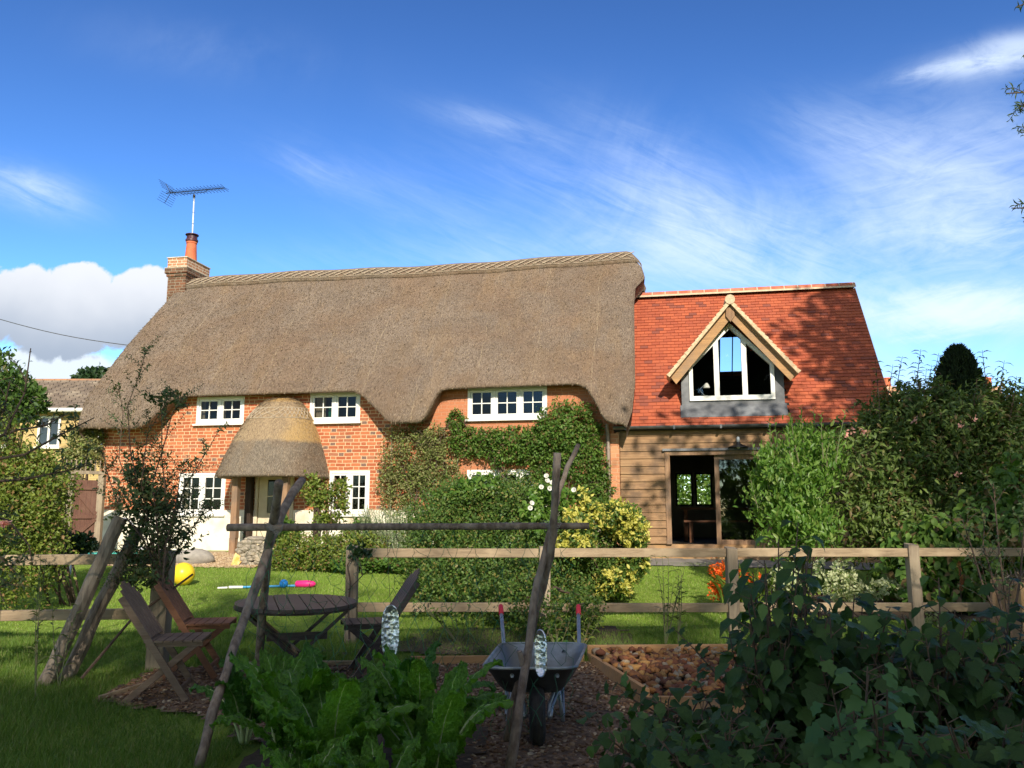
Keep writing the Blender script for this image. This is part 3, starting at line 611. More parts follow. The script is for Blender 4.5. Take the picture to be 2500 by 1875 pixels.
# aerial (bolted to the chimney but a thing of its own)
ab=H(-9.66,2.9,8.5); ae=thing('tv_aerial','television aerial with toothed boom on a pale mast above the chimney','aerial',tuple(ab))
mb=MB(); top=at(474,478,22.0); x0=at(478,590,22.0); x0.x=top.x+.02; mb.tube([x0-Vector((0,0,.1)),top],.022,8); mb.build('mast',basic('galvanised_mast',(.62,.66,.72),(.5,.54,.6),9,.4,metal=.3),ae)
mb=MB(); 
for k in range(4): q=top.lerp(x0,.12+.25*k); MB().tube([q,q+Vector((0,0,.012))],.026,8).build('mast_band',DARKMETAL,ae)
MB().tube([top-Vector((0,0,.06)),top+Vector((0,0,.03))],.035,8).build('clamp',DARKMETAL,ae)
bl=at(405,472,22.0); br=at(548,459,21.6); mb.tube([bl,br],.012,6); bm=bl.lerp(br,.5)
mb.tube([bl.lerp(br,.25),bl.lerp(br,.28)-Vector((0,0,.07)),bl.lerp(br,.68)-Vector((0,0,.07)),bl.lerp(br,.72)],.008,6)
bd=(br-bl).normalized(); el=bd.cross(Vector((0,0,1))).normalized()
for k in range(17):
    q=bl.lerp(br,.08+.92*k/16)
    for s_ in (-.03,.03): mb.tube([q-el*.2+Vector((0,0,s_)),q+Vector((0,0,s_*.3)),q+el*.2+Vector((0,0,s_))],.006,4)
for sg in (-1,1):
    e=bl+Vector((-.02,0,sg*.28)); mb.tube([bl+bd*.15,e],.008,5)
    for k in range(5): q=(bl+bd*.12).lerp(e,.2+.2*k); mb.tube([q-el*.32,q+el*.32],.005,4)
mb.build('antenna',DARKMETAL,ae)
# ---- porch (part of the cottage)
pch=thing('thatched_porch','small bell shaped thatched porch roof on oak posts over the front door','porch',tuple(H(-4.9,-.6,.72)),-HA)
PC=-5.10; PP=[(2.28,1.12,1.42),(2.42,1.08,1.36),(2.7,1.0,1.22),(3.1,.87,1.0),(3.4,.75,.8),(3.63,.64,.62),(3.8,.53,.48),(3.92,.41,.36),(4.0,.25,.22),(4.025,.02,.02)]
def porchpt(fa,fz):
    x=fz*(len(PP)-1); j=min(int(x),len(PP)-2); q=[PP[j][k]+(PP[j+1][k]-PP[j][k])*(x-j) for k in range(3)]
    a=math.pi*(1+fa); c_,s2=math.cos(a),math.sin(a); ex=.62
    return (PC+q[1]*math.copysign(abs(c_)**ex,c_),-q[2]*abs(s2)**ex+0.0,q[0])
mb=MB(True); NA=64; G=[]
for i in range(NA+1):
    row=[]
    for j in range(46):
        row.append(mb.pt(porchpt(i/NA,j/45)))
    p0=porchpt(i/NA,0); row=[mb.pt((PC+(p0[0]-PC)*.70,p0[1]*.66,p0[2]+.10)),mb.pt((PC+(p0[0]-PC)*.95,p0[1]*.95,p0[2]-.035))]+row; G.append(row)
for i in range(NA):
    for j in range(len(G[0])-1): mb.f.append((G[i][j],G[i+1][j],G[i+1][j+1],G[i][j+1]))
# soffit
for i in range(NA): a=G[i][0];b_=G[i+1][0]; mb.f.append((b_,a,mb.pt((PC,0,2.40))))
pr=mb.build('porch_thatch',THATCHP,pch,smooth=True)
def fnp():
    fa,fz=random.random(),random.random(); a=porchpt(fa,fz); b_=porchpt(fa,max(0,fz-.03)); A=H(*b_)-H(*a); c_=porchpt(min(1,fa+.01),fz); Tn=H(*c_)-H(*a); nr=A.cross(Tn)
    if nr.dot(H(*a)-H(PC,0,a[2]))<0: nr=-nr
    if A.length<1e-5 or nr.length<1e-8: A=Vector((0,0,-1)); nr=Vector((0,-1,0))
    return tuple(H(*a)),tuple(A.normalized()),tuple(nr.normalized())
straws(9000,fnp,pr,L=.04)
m6=MB()
def pz(z):
    for i in range(len(PP)-1):
        if PP[i][0]<=z<=PP[i+1][0]: return (i+(z-PP[i][0])/(PP[i+1][0]-PP[i][0]))/(len(PP)-1)
def pp2(fa,z,o=1.015):
    q=porchpt(fa,pz(z)); return H(PC+(q[0]-PC)*o,q[1]*o,q[2])
for zz in (3.52,3.76): m6.tube([pp2(k/40,zz) for k in range(41)],.009,5)
for k in range(16): f=.04+k*.058; m6.tube([pp2(min(1,f+.085*q/4),3.53+.22*q/4,1.02) for q in range(5)],.009,5); m6.tube([pp2(min(1,f+.085*(1-q/4)),3.53+.22*q/4,1.03) for q in range(5)],.006,5)
m6.build('ligger',LIG,pr)
def opost(s_,n,z0,z1,w_,mat): 
    mb=MB(True); zs=[z0,z0+.4,z0+.8,z1]; 
    for a,b_ in zip(zs,zs[1:]): mb.box(s_-w_/2+.006*math.sin(a*9),s_+w_/2+.006*math.sin(a*7),n-w_/2,n+w_/2,a,b_)
    return mb.build('porch_post',mat,pch)
opost(-5.60,-1.0,.62,2.40,.13,OAKZ); opost(-4.50,-1.0,.62,2.40,.13,OAKZ); opost(-5.78,-.1,.62,2.40,.14,DARKOAK); opost(-4.2,-.09,.62,2.40,.13,DARKOAK)
# stone wall and clutter by the porch
STONE=basic('flint_rubble',(.40,.35,.27),(.24,.21,.165),14,.95,1,30,c3=(.50,.42,.30),bd=.03)
th=thing('rubble_stone_wall','low rubble stone wall block beside the porch post','stone wall',tuple(at(622,1375,15.7)))
mb=MB(); c_=at(622,1348,15.7); zb=gz(15.7)
for i in range(150):
    x=random.uniform(-.24,.26); z=random.uniform(0,.42); y=random.choice([-.16,-.14,random.uniform(-.15,.15)]); mb.sphere((c_.x+x,c_.y+y,zb+z),random.uniform(.035,.065),7,5,(1.2,1,.75),.15)
mb.build('rubble',STONE,th,smooth=False)
mb=MB(); mb.sphere((c_.x+.02,c_.y,zb+.47),.2,10,6,(1.15,.8,.28),.08); mb.build('cap_stone',STONE,th)
for (px,py,Y,r_,lb_) in ((475,1362,15.9,.30,'large grey boulder at the edge of the gravel path'),(440,1358,16.1,.24,'smaller pale boulder left of the large grey boulder')):
    q=at(px,py,Y); mb=MB(); mb.sphere((q.x,q.y,gz(Y)+r_*.3),r_,14,9,(1.25,.9,.62),.07); tag(mb.build('boulder',basic('boulder_stone',(.36,.33,.28),(.24,.22,.19),4,.95,.8),smooth=True),lb_,'boulder')
mb=MB(); q=at(583,1330,15.6); mb.bar((q.x-.05,q.y,gz(15.6)),(q.x+.02,q.y,gz(15.6)+.22),.14,.12); mb.bar((q.x+.02,q.y,gz(15.6)+.2),(q.x+.12,q.y+.02,gz(15.6)+.36),.12,.1); mb.bar((q.x-.02,q.y-.06,gz(15.6)),(q.x+.08,q.y-.06,gz(15.6)+.12),.1,.08)
tag(mb.build('watering_toy',basic('orange_plastic',(.80,.36,.06),(.75,.62,.30),9,.5),bev=.01),'orange and white plastic toy lying against the porch post','toy')

# ================================================================ EXTENSION
ext=thing('tiled_extension','timber boarded extension with red clay tile roof','building',tuple(H(4.8,0,.75)),-HA)
SX0,SX1=2.14,7.25; Z0=3.40
def rz(n): return Z0+1.186*n
DO=(3.20,6.05,.92,2.66)
REARW=[(3.30,3.73,1.70,2.55),(3.80,4.22,1.70,2.55)]
grid_wall(ext,'wall',OAK,SX0,SX1,.6,3.15,.03,.25,[DO])
grid_wall(ext,'rear_wall',INTW,SX0,SX1,.6,3.2,5.3,5.5,REARW)
mb=MB(True)
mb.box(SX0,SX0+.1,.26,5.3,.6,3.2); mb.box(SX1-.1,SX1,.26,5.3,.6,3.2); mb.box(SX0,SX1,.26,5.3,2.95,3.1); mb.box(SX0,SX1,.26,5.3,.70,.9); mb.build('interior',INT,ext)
mb=MB(True); mb.hexa([(SX1-.1,.2,3.2),(SX1,.2,3.2),(SX1,5.3,3.2),(SX1-.1,5.3,3.2),(SX1-.1,2.68,6.35),(SX1,2.68,6.35),(SX1,2.72,6.35),(SX1-.1,2.72,6.35)]); mb.build('gable_wall',BOARD,ext)
# weatherboards
mb=MB(True); z=.93; k=0
while z<3.06:
    for a,b_ in ((2.22,DO[0]-.10),(DO[1]+.1,SX1+.02)) if z<2.70 else ((2.22,SX1+.02),):
        cuts=[a,b_] if b_-a<2 else [a,random.uniform(3.0,5.5),b_]
        for c0,c1 in zip(cuts,cuts[1:]):
            j=random.uniform(-.004,.004)
            mb.hexa([(c0+.002,-.022+j,z),(c1-.002,-.022+j,z),(c1-.002,.03,z),(c0+.002,.03,z),(c0+.002,.004,z+.17),(c1-.002,.004,z+.17),(c1-.002,.03,z+.17),(c0+.002,.03,z+.17)])
    z+=.152
mb.build('weatherboard',BOARD,ext)
mb=MB(True); mb.box(2.03,2.205,-.04,.03,.6,3.12); mb.build('brick_pier',brickmat('pier_brick',[(.50,.20,.10),(.58,.27,.14),(.4,.18,.1),(.55,.3,.16)],(.56,.34,.2),(.5,.4,.3)),ext)
# door frame, drip, sliding panels
mb=MB(True); mb.box(DO[0]-.10,DO[0],-.035,.16,DO[2],DO[3]+.08); mb.box(DO[1],DO[1]+.1,-.035,.16,DO[2],DO[3]+.08); mb.box(DO[0],DO[1],-.035,.16,DO[3],DO[3]+.08); dfr=mb.build('door_frame',OAKZ,ext,bev=.004)
mb=MB(True); mb.box(DO[0]-.14,DO[1]+.14,-.075,-.03,DO[3]+.085,DO[3]+.13); mb.build('drip_flashing',LEAD,dfr)
for (a,b_,nn) in ((4.06,5.10,.05),(5.0,6.05,.10)):
    mb=MB(True); f=.09; za,zb=DO[2]+.002,DO[3]-.002
    mb.box(a,a+f,nn,nn+.045,za,zb); mb.box(b_-f,b_,nn,nn+.045,za,zb); mb.box(a+f,b_-f,nn,nn+.045,zb-f,zb); mb.box(a+f,b_-f,nn,nn+.045,za,za+f); sp_=mb.build('sliding_door',OAKZ,ext,bev=.004)
    MB(True).poly([(a+f,nn+.02,za+f),(b_-f,nn+.02,za+f),(b_-f,nn+.02,zb-f),(a+f,nn+.02,zb-f)]).build('pane',glassmat('door_glass',.35,1.0) if a<4.5 else GLASS,sp_)
# rear windows
for w_ in REARW:
    mb=MB(True); a,b_,c_,d=w_; f=.04; mb.box(a,a+f,5.33,5.40,c_,d); mb.box(b_-f,b_,5.33,5.40,c_,d); mb.box(a+f,b_-f,5.33,5.40,c_,c_+f); mb.box(a+f,b_-f,5.33,5.40,d-f,d); mb.build('rear_window',INT,ext)
# table and bench inside the room
tb=thing('dining_table','dark dining table seen through the open sliding door','table',tuple(H(4.2,2.6,.91)),-HA)
mb=MB(True); mb.box(3.4,5.2,2.2,3.1,1.60,1.64); mb.build('tabletop',TEAKD,tb)
for a in (3.5,5.1):
    for n_ in (2.3,3.0): MB(True).box(a-.04,a+.04,n_-.04,n_+.04,.905,1.598).build('leg',TEAKD,tb)
bn=thing('dining_bench','plain wooden bench in front of the dark dining table','bench',tuple(H(4.2,1.6,.91)),-HA)
mb=MB(True); mb.box(3.45,5.1,1.45,1.75,1.33,1.37); mb.build('seat',TEAKD,bn)
for a in (3.6,4.95): MB(True).box(a-.04,a+.04,1.48,1.72,.905,1.328).build('leg',TEAKD,bn)
# gutter, downpipe, lamp, socket
mb=MB(True)
for i in range(2):
    pass
prs=[(math.cos(a)*.06,math.sin(a)*.06) for a in [math.pi+math.pi*k/8 for k in range(9)]]
ids0=[mb.pt((2.10,-.19+c_,3.235+s2)) for c_,s2 in prs]; ids1=[mb.pt((7.3,-.19+c_,3.235+s2)) for c_,s2 in prs]
for k in range(8): mb.f.append((ids0[k],ids0[k+1],ids1[k+1],ids1[k]))
ins0=[mb.pt((2.10,-.19+c_*.86,3.235+s2*.86)) for c_,s2 in prs]; ins1=[mb.pt((7.3,-.19+c_*.86,3.235+s2*.86)) for c_,s2 in prs]
for k in range(8): mb.f.append((ins0[k+1],ins0[k],ins1[k],ins1[k+1]))
for a_,b_ in ((0,0),(8,8)): mb.f.append((ids0[a_],ids1[a_],ins1[a_],ins0[a_]))
mb.f.append(tuple(ids0+ins0[::-1])); mb.f.append(tuple(ids1+ins1[::-1]))
for s_ in (2.35,3.3,4.2,5.1,6.0,6.9): mb.box(s_-.02,s_+.02,-.255,-.12,3.165,3.24)
mb.build('gutter',basic('grey_gutter',(.10,.11,.12),(.15,.16,.17),9,.35,metal=.5),ext,smooth=False)
m6=MB(); m6.tube([H(1.98,-.12,3.30),H(1.98,-.12,3.2),H(1.99,-.07,3.1),H(1.99,-.07,.75)],.034,10); 
for zz in (2.8,1.9,1.1): m6.tube([H(1.99,-.07,zz),H(1.99,-.07,zz+.04)],.042,10)
m6.build('downpipe',basic('brown_grey_pipe',(.34,.27,.22),(.28,.23,.19),6,.5),ext)
lp=thing('wall_lamp','outdoor wall lamp with dark conical shade above the sliding doors','lamp',tuple(H(4.52,-.1,2.72)),-HA)
m6=MB(); hb=H(4.52,-.16,0)
m6.lathe((hb.x,hb.y,0),[(.03,2.90),(.05,2.86),(.19,2.80),(.2,2.785),(.185,2.79),(.04,2.845)],20); m6.build('lamp_shade',DARKMETAL,lp)
m6=MB(); m6.lathe((hb.x,hb.y,0),[(.028,2.89),(.035,2.94),(.03,2.99),(.0,3.0)],12); m6.tube([H(4.52,-.02,2.97),H(4.52,-.10,3.0),H(4.52,-.16,2.97)],.012,6); m6.build('bracket',GALV,lp)
m6=MB(); m6.sphere((hb.x,hb.y,2.80),.035,10,7); m6.build('bulb',WHITE,lp,smooth=True)
mb=MB(True); mb.box(2.52,2.66,-.06,-.024,1.28,1.40); tag(mb.build('socket_box',basic('grey_plastic',(.35,.36,.36),(.3,.3,.3),4,.5),bev=.008),'grey outdoor socket box on the weatherboards','socket')
# ---- tile roof
TILE=None
m,t,p=newmat('clay_tile'); a=t.new('ShaderNodeAttribute'); a.attribute_name='rnd'; f=a.outputs['Fac']; co=t.new('ShaderNodeTexCoord').outputs['Object']
c=t.mix(f,(.32,.070,.036),(.46,.115,.05)); c=t.mix(t.ss(f,.9,.93),c,(.20,.06,.045)); c=t.mix(t.m('MULTIPLY',t.ss(t.noise(co,1.3,5,.6),.45,.7),.35),c,(.27,.075,.05)); c=t.mix(t.m('MULTIPLY',t.noise(co,70,3),.25),c,(.46,.17,.09))
X,Y_,Z_=t.sep(co); t.put(p.inputs['Base Color'],c); p.inputs['Roughness'].default_value=.82; p.inputs['Specular IOR Level'].default_value=.25
b=t.new('ShaderNodeBump'); b.inputs['Strength'].default_value=.4; b.inputs['Distance'].default_value=.004; t.put(b.inputs['Height'],t.noise(co,90,3)); t.put(p.inputs['Normal'],b.outputs[0]); TILE=m
DC=4.47; DAP=5.66; DSL=1.18
def indormer(s_,n):
    z=rz(n); 
    if n<.03: return False
    return (abs(s_-DC)<(DAP-z)/DSL-.02) and (abs(s_-DC)<1.0 or z>4.32)
V=[];F=[];At=[]
up=Vector((0,math.cos(math.atan(1.186)),math.sin(math.atan(1.186)))); nr=Vector((0,-up.z,up.y)); LS=math.hypot(2.86,2.86*1.186)
def tile(s0,s1,d,gauge,back=False):
    # a plain tile lying on the slope at distance d up from the eave
    j=random.uniform(0,.006); tl=random.uniform(-.003,.003)
    base=Vector((0,-.16,rz(-.16)))+up*(d+random.uniform(-.004,.004)); pts=[]
    for (s_,dd,o) in ((s0,0,.018+j),(s1,0,.018+j+tl),(s1,gauge+.03,.001),(s0,gauge+.03,.001)):
        q=base+up*dd+nr*o; pts.append((s_,q.y,q.z))
    for (s_,dd,o) in ((s0,0,.002),(s1,0,.002)):
        q=base+up*dd+nr*o; pts.append((s_,q.y,q.z))
    if back: pts=[(x,5.4-y,z) for x,y,z in pts]
    b0=len(V); V.extend(tuple(H(*q)) for q in pts); r_=random.random(); At.extend([r_]*6)
    F.append((b0,b0+1,b0+2,b0+3)); F.append((b0+4,b0+5,b0+1,b0)); F.append((b0+4,b0,b0+3)); F.append((b0+5,b0+2,b0+1))
g=.104; nrow=int(LS/g)
for r_ in range(nrow+1):
    s_=2.12+(r_%2)*.085+random.uniform(-.01,.01); n_=-.16+up.y*(r_*g+.05)
    if n_>2.66: continue
    while s_<7.42:
        e=min(s_+.165,7.44)
        if not indormer((s_+e)/2,n_) and e-s_>.03: tile(s_+.0015,e-.0015,r_*g,g)
        s_+=.167
# back slope tiles (coarse) with an opening for the rear rooflight
for r_ in range(0,nrow+1,2):
    n_=-.16+up.y*(r_*g+.05); s_=2.12
    while s_<7.42:
        e=min(s_+.333,7.44); nb=5.4-n_
        if not (4.46<(s_+e)/2<5.02 and 3.40<nb<4.15) and n_<2.66: tile(s_,e,r_*g,2*g,True)
        s_+=.333
emit('tile_roof',V,F,TILE,ext,attr=At)
# underlay so the roof is opaque and thick
mb=MB(True)
def slab(s0,s1,na,nb,mb=mb,th_=.06,back=False):
    f_=lambda n:(5.4-n) if back else n
    mb.hexa([(s0,f_(na),rz(na)-.01-th_),(s1,f_(na),rz(na)-.01-th_),(s1,f_(nb),rz(nb)-.01-th_),(s0,f_(nb),rz(nb)-.01-th_),(s0,f_(na),rz(na)-.01),(s1,f_(na),rz(na)-.01),(s1,f_(nb),rz(nb)-.01),(s0,f_(nb),rz(nb)-.01)])
slab(2.12,3.44,-.15,2.68); slab(5.50,7.40,-.15,2.68); slab(3.44,5.50,-.15,.05); slab(3.44,5.50,1.96,2.68)
slab(2.12,4.46,-.15,2.68,back=True); slab(5.02,7.40,-.15,2.68,back=True); slab(4.46,5.02,-.15,1.25,back=True); slab(4.46,5.02,2.0,2.68,back=True)
mb.build('roof_deck',INT,ext)
mb=MB(True); mb.box(4.74,4.765,3.5,3.54,4.8,5.9) if False else mb.hexa([(4.74,3.4,rz(2.0)),(4.765,3.4,rz(2.0)),(4.765,4.15,rz(1.25)),(4.74,4.15,rz(1.25)),(4.74,3.4,rz(2.0)+.04),(4.765,3.4,rz(2.0)+.04),(4.765,4.15,rz(1.25)+.04),(4.74,4.15,rz(1.25)+.04)]); mb.build('rooflight_bar',DARKMETAL,ext)
# ridge tiles
MORT=basic('pale_mortar',(.62,.48,.32),(.5,.38,.25),14,.9,.4)
mb=MB(); mj=MB(); s_=2.3; RI=rz(2.7)+.035
RT=basic('ridge_tile',(.44,.11,.06),(.54,.20,.11),5,.85,.3,c3=(.36,.18,.12))
while s_<7.42:
    e=min(s_+.30,7.44); P=[]
    for (x,q) in ((s_,.0),(e-.025,.0)):
        P.append([H(x,2.7+.135*math.cos(a),RI-.04+.135*math.sin(a)*.98) for a in [math.pi*k/8 for k in range(9)]])
    b0=len(mb.v); mb.v+=[tuple(v) for r_ in P for v in r_]
    for k in range(8): mb.f.append((b0+k,b0+k+1,b0+9+k+1,b0+9+k))
    mb.f.append(tuple(b0+k for k in range(9))); mb.f.append(tuple(b0+9+k for k in range(9)))
    P=[[H(x,2.7+.128*math.cos(a),RI-.04+.13*math.sin(a)) for a in [math.pi*k/8 for k in range(9)]] for x in (e-.025,e)]
    b0=len(mj.v); mj.v+=[tuple(v) for r_ in P for v in r_]
    for k in range(8): mj.f.append((b0+k,b0+k+1,b0+9+k+1,b0+9+k))
    s_+=.30
mb.build('ridge_tile',RT,ext)
for sg in (-1,1):
    b0=len(mj.v); mj.v+=[tuple(H(x,2.7+sg*(.135+o),RI-.04+dz)) for x in (2.3,7.44) for o,dz in ((.0,.03),(.022,-.015),(-.04,.0))]
    mj.f+=[(b0,b0+3,b0+4,b0+1),(b0+1,b0+4,b0+5,b0+2)]
b0=len(mj.v); 
for k in range(30):
    q=Vector((0,-.16,rz(-.16)))+up*(LS*k/29); mj.v+=[tuple(H(7.42,q.y,q.z+.005)),tuple(H(7.45,q.y,q.z+.005)),tuple(H(7.45,q.y,q.z-.07)),tuple(H(7.42,q.y,q.z-.07))]
for k in range(29): a=b0+4*k; mj.f+=[(a,a+1,a+5,a+4),(a+1,a+2,a+6,a+5),(a+3,a,a+4,a+7)]
mj.build('ridge_mortar',MORT,ext)
# ---- dormer
dm=MB(True); DN=.18
# cheeks, apron (lead)
def zroof(n): return rz(n)+.025
for sg in (-1,1):
    s_o=DC+sg*1.0; s_i=DC+sg*.94
    a,b_=min(s_o,s_i),max(s_o,s_i); zt=4.44; nt=(zt-Z0)/1.186
    dm.hexa([(a,DN,zroof(DN)-.05),(b_,DN,zroof(DN)-.05),(b_,DN+.02,zroof(DN)-.03),(a,DN+.02,zroof(DN)-.03),(a,DN,zt),(b_,DN,zt),(b_,nt,zt),(a,nt,zt)])
dm.box(3.47,3.63,DN-.012,DN+.03,3.46,4.46); dm.box(5.29,5.47,DN-.012,DN+.03,3.46,4.46); dm.box(3.63,5.29,DN-.012,DN+.03,3.46,3.76)
dm.hexa([(3.44,-.02,zroof(-.02)+.012),(5.50,-.02,zroof(-.02)+.012),(5.50,DN-.013,zroof(DN)),(3.44,DN-.013,zroof(DN)),(3.44,-.02,zroof(-.02)+.02),(5.50,-.02,zroof(-.02)+.02),(5.50,DN-.013,zroof(DN)+.04),(3.44,DN-.013,zroof(DN)+.04)])
dm.build('lead_cladding',LEAD,ext)
# window frame: pentagon with two mullions
def dz_(s_): return 5.34-abs(s_-4.46)*1.036
mb=MB(True); n0,n1=DN-.05,DN+.06; f=.075
mb.box(3.63,5.29,n0,n1,3.76,3.76+f+.02)
mb.box(3.63,3.63+f,n0,n1,3.855,4.48-.02); mb.box(5.29-f,5.29,n0,n1,3.855,4.48-.02)
for sg in (-1,1):
    p0=(DC-.01+sg*.83,4.48); p1=(DC-.01,5.34)
    d=Vector((p1[0]-p0[0],p1[1]-p0[1])).normalized(); q=Vector((-d.y,d.x))*(f*1.15)*(1 if d.x<0 else -1)
    if sg==1: q=Vector((-d.y,d.x))*(f*1.15)
    else: q=Vector((d.y,-d.x))*(f*1.15)
    pts=[(p0[0],p0[1]),(p1[0],p1[1]),(p1[0],p1[1]-f*1.6),(p0[0]-sg*f,p0[1]-.02),(p0[0],p0[1]-.02)]
    lo=[mb.pt((x,n0,z)) for x,z in pts]; hi=[mb.pt((x,n1,z)) for x,z in pts]; mb.f.append(tuple(lo)); mb.f.append(tuple(reversed(hi)))
    for k in range(5): k2=(k+1)%5; mb.f.append((lo[k2],lo[k],hi[k],hi[k2]))
for c_ in (4.175,4.72):
    mb.hexa([(c_-.05,n0+.004,3.855),(c_+.05,n0+.004,3.855),(c_+.05,n1-.004,3.855),(c_-.05,n1-.004,3.855),(c_-.05,n0+.004,dz_(c_-.05)-.06),(c_+.05,n0+.004,dz_(c_+.05)-.06),(c_+.05,n1-.004,dz_(c_+.05)-.06),(c_-.05,n1-.004,dz_(c_-.05)-.06)])
dwf=mb.build('dormer_window_frame',WHITE,ext)
for a,b_ in ((3.705,4.125),(4.225,4.67),(4.77,5.215)):
    pts=[(a,DN,3.855),(b_,DN,3.855),(b_,DN,dz_(b_)-.1)]
    if a<4.46<b_: pts.append((4.46,DN,5.22))
    pts.append((a,DN,dz_(a)-.1)); MB(True).poly(pts).build('pane',GLASSC,dwf)
# barge boards, finial, dormer roof slopes
DT=5.74
mb=MB(True); dr2=MB(True); vg=MB(True)
for sg in (-1,1):
    ap=(DC,5.62); ft=(DC+sg*1.20,4.22); 
    for ww,nn0,nn1,off in ((.165,-.08,-.045,0),):
        d=Vector((ft[0]-ap[0],ft[1]-ap[1])).normalized(); q=Vector((d.y,-d.x)); 
        if q.y>0: q=-q
        P=[ap,ft,(ft[0]+q.x*ww,ft[1]+q.y*ww),(ap[0],ap[1]-ww/abs(d.x)*1.0)]
        P[2]=(ft[0]-sg*.10,ft[1]-.10-.04); lo=[mb.pt((x,nn0,z)) for x,z in P]; hi=[mb.pt((x,nn1,z)) for x,z in P]; mb.f.append(tuple(lo)); mb.f.append(tuple(reversed(hi)))
        for k in range(4): k2=(k+1)%4; mb.f.append((lo[k2],lo[k],hi[k],hi[k2]))
    # roof slab: from front n=-.15 to where it meets the main roof
    for (z_a,s_a) in ():
        pass
    A_=(DC,DAP); B_=(DC+sg*1.22,DAP-1.22*DSL); tn=.05
    nA=(A_[1]-Z0)/1.186+.05; nB=(B_[1]-Z0)/1.186+.05
    dr2.hexa([(A_[0],-.16,A_[1]-.0),(B_[0],-.16,B_[1]),(B_[0],nB,B_[1]),(A_[0],nA,A_[1]),(A_[0],-.16,A_[1]+tn),(B_[0]+sg*.02,-.16,B_[1]+tn),(B_[0]+sg*.02,nB,B_[1]+tn),(A_[0],nA,A_[1]+tn)])
    # verge: overlapping tile ends bedded in mortar
    K=17
    for k in range(K):
        f0=k/K; f1=(k+1.12)/K; x0,z0_=A_[0]+(B_[0]-A_[0])*f0,A_[1]+(B_[1]-A_[1])*f0; x1,z1_=A_[0]+(B_[0]-A_[0])*f1,A_[1]+(B_[1]-A_[1])*f1
        o0,o1=.055,.078; j=random.uniform(-.004,.004)
        qx,qz=sg*.763,.646
        P=[(x0,z0_-.002),(x1,z1_-.002),(x1+qx*o1,z1_+qz*o1),(x0+qx*o0,z0_+qz*o0)]
        lo=[vg.pt((x,-.20+j,z)) for x,z in P]; hi=[vg.pt((x,.5 if k else .4,z)) for x,z in P]; vg.f.append(tuple(lo))
        for kk in range(4): k2=(kk+1)%4; vg.f.append((lo[k2],lo[kk],hi[kk],hi[k2]))
mb.build('barge_board',OAKB,ext); dr2.build('dormer_roof',TILE,ext); vg.build('dormer_verge',basic('bedded_verge',(.66,.52,.34),(.50,.36,.22),16,.9,.5),ext)
mb=MB(True); P=[(-.075,5.66),(.075,5.66),(.085,5.42),(.0,5.30),(-.085,5.42)]; lo=[mb.pt((DC+x,-.13,z)) for x,z in P]; hi=[mb.pt((DC+x,-.081,z)) for x,z in P]; mb.f.append(tuple(lo))
for k in range(5): k2=(k+1)%5; mb.f.append((lo[k2],lo[k],hi[k],hi[k2]))
mb.build('finial_block',OAKZ,ext)
m6=MB(); m6.tube([H(DC,-.22,5.74),H(DC,.4,5.76),H(DC,2.0,5.76)],[.10,.10,.10],10); m6.build('dormer_ridge_tile',MORT,ext)
# attic interior
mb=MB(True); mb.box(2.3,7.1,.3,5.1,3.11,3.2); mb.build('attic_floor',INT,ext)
dk=thing('desk_lamp','small pale desk lamp standing behind the left dormer pane','lamp',tuple(H(3.9,.4,3.85)),-HA)
m6=MB(); hb=H(3.95,.36,3.87); m6.tube([hb,hb+Vector((0,0,.02))],.06,10); m6.tube([hb,hb+Vector((-.12,0,.14)),hb+Vector((0,0,.26))],.008,5); m6.build('arm',GALV,dk)
m6=MB(); m6.lathe(tuple(hb+Vector((.03,0,.2))),[(.02,.08),(.05,.04),(.07,-.02)],10); m6.build('lamp_shade',WHITE,dk)
mb=MB(True); mb.box(3.66,5.26,.245,.6,3.82,3.85); mb.build('window_board',INTW,ext)
#PART2
# ================================================================ NEIGHBOURING HOUSES
nh=thing('yellow_brick_house','pale yellow brick house with grey brown tiled roof and white windows behind the left hedge','house',(-15.5,27,gz(27)))
mb=MB(); mb.box(-21,-12.4,27,35,gz(27)-.1,4.95); mb.build('wall',YBRICK,nh)
NROOF=basic('lichened_tile',(.21,.165,.125),(.13,.10,.08),3,.9,.5,30,c3=(.30,.25,.19))
mb=MB(); k=0; yb,zb_=26.7,4.80; ye,ze_=30.6,6.36
nr_=17
for i in range(nr_):
    f0,f1=i/nr_,(i+1.15)/nr_; y0=yb+(ye-yb)*f0; z0=zb_+(ze_-zb_)*f0; y1=yb+(ye-yb)*f1; z1=zb_+(ze_-zb_)*f1
    x=-21.4; 
    while x<-12.2:
        j=random.uniform(0,.02); mb.poly([(x+.01,y0,z0+.05+j),(x+.31,y0,z0+.05+j),(x+.31,y1,z1+.0),(x+.01,y1,z1)]); mb.poly([(x+.01,y0,z0-.01),(x+.31,y0,z0-.01),(x+.31,y0,z0+.05+j),(x+.01,y0,z0+.05+j)]); x+=.32
mb.poly([(-21.4,ye,ze_-.02),(-12.2,ye,ze_-.02),(-12.2,34.6,4.8),(-21.4,34.6,4.8)]); mb.poly([(-21.4,yb+.02,zb_-.03),(-12.2,yb+.02,zb_-.03),(-12.2,ye,ze_-.06),(-21.4,ye,ze_-.06)])
rf=mb.build('roof',NROOF,nh)
mb=MB(); x=-21.4
while x<-12.3: mb.tube([(x,ye,ze_-.03),(x+.44,ye,ze_-.03)],.10,10); x+=.45
mb.build('ridge_tile',basic('orange_ridge',(.40,.20,.10),(.30,.17,.1),5,.85),rf)
mb=MB(); mb.tube([(-21.4,26.62,4.78),(-12.2,26.62,4.78)],.07,10); gt=mb.build('gutter',WHITE,nh)
mb=MB(); mb.tube([(-12.9,26.9,4.75),(-12.9,26.93,4.5),(-12.9,26.93,.8)],.05,8); mb.build('downpipe',WHITE,nh)
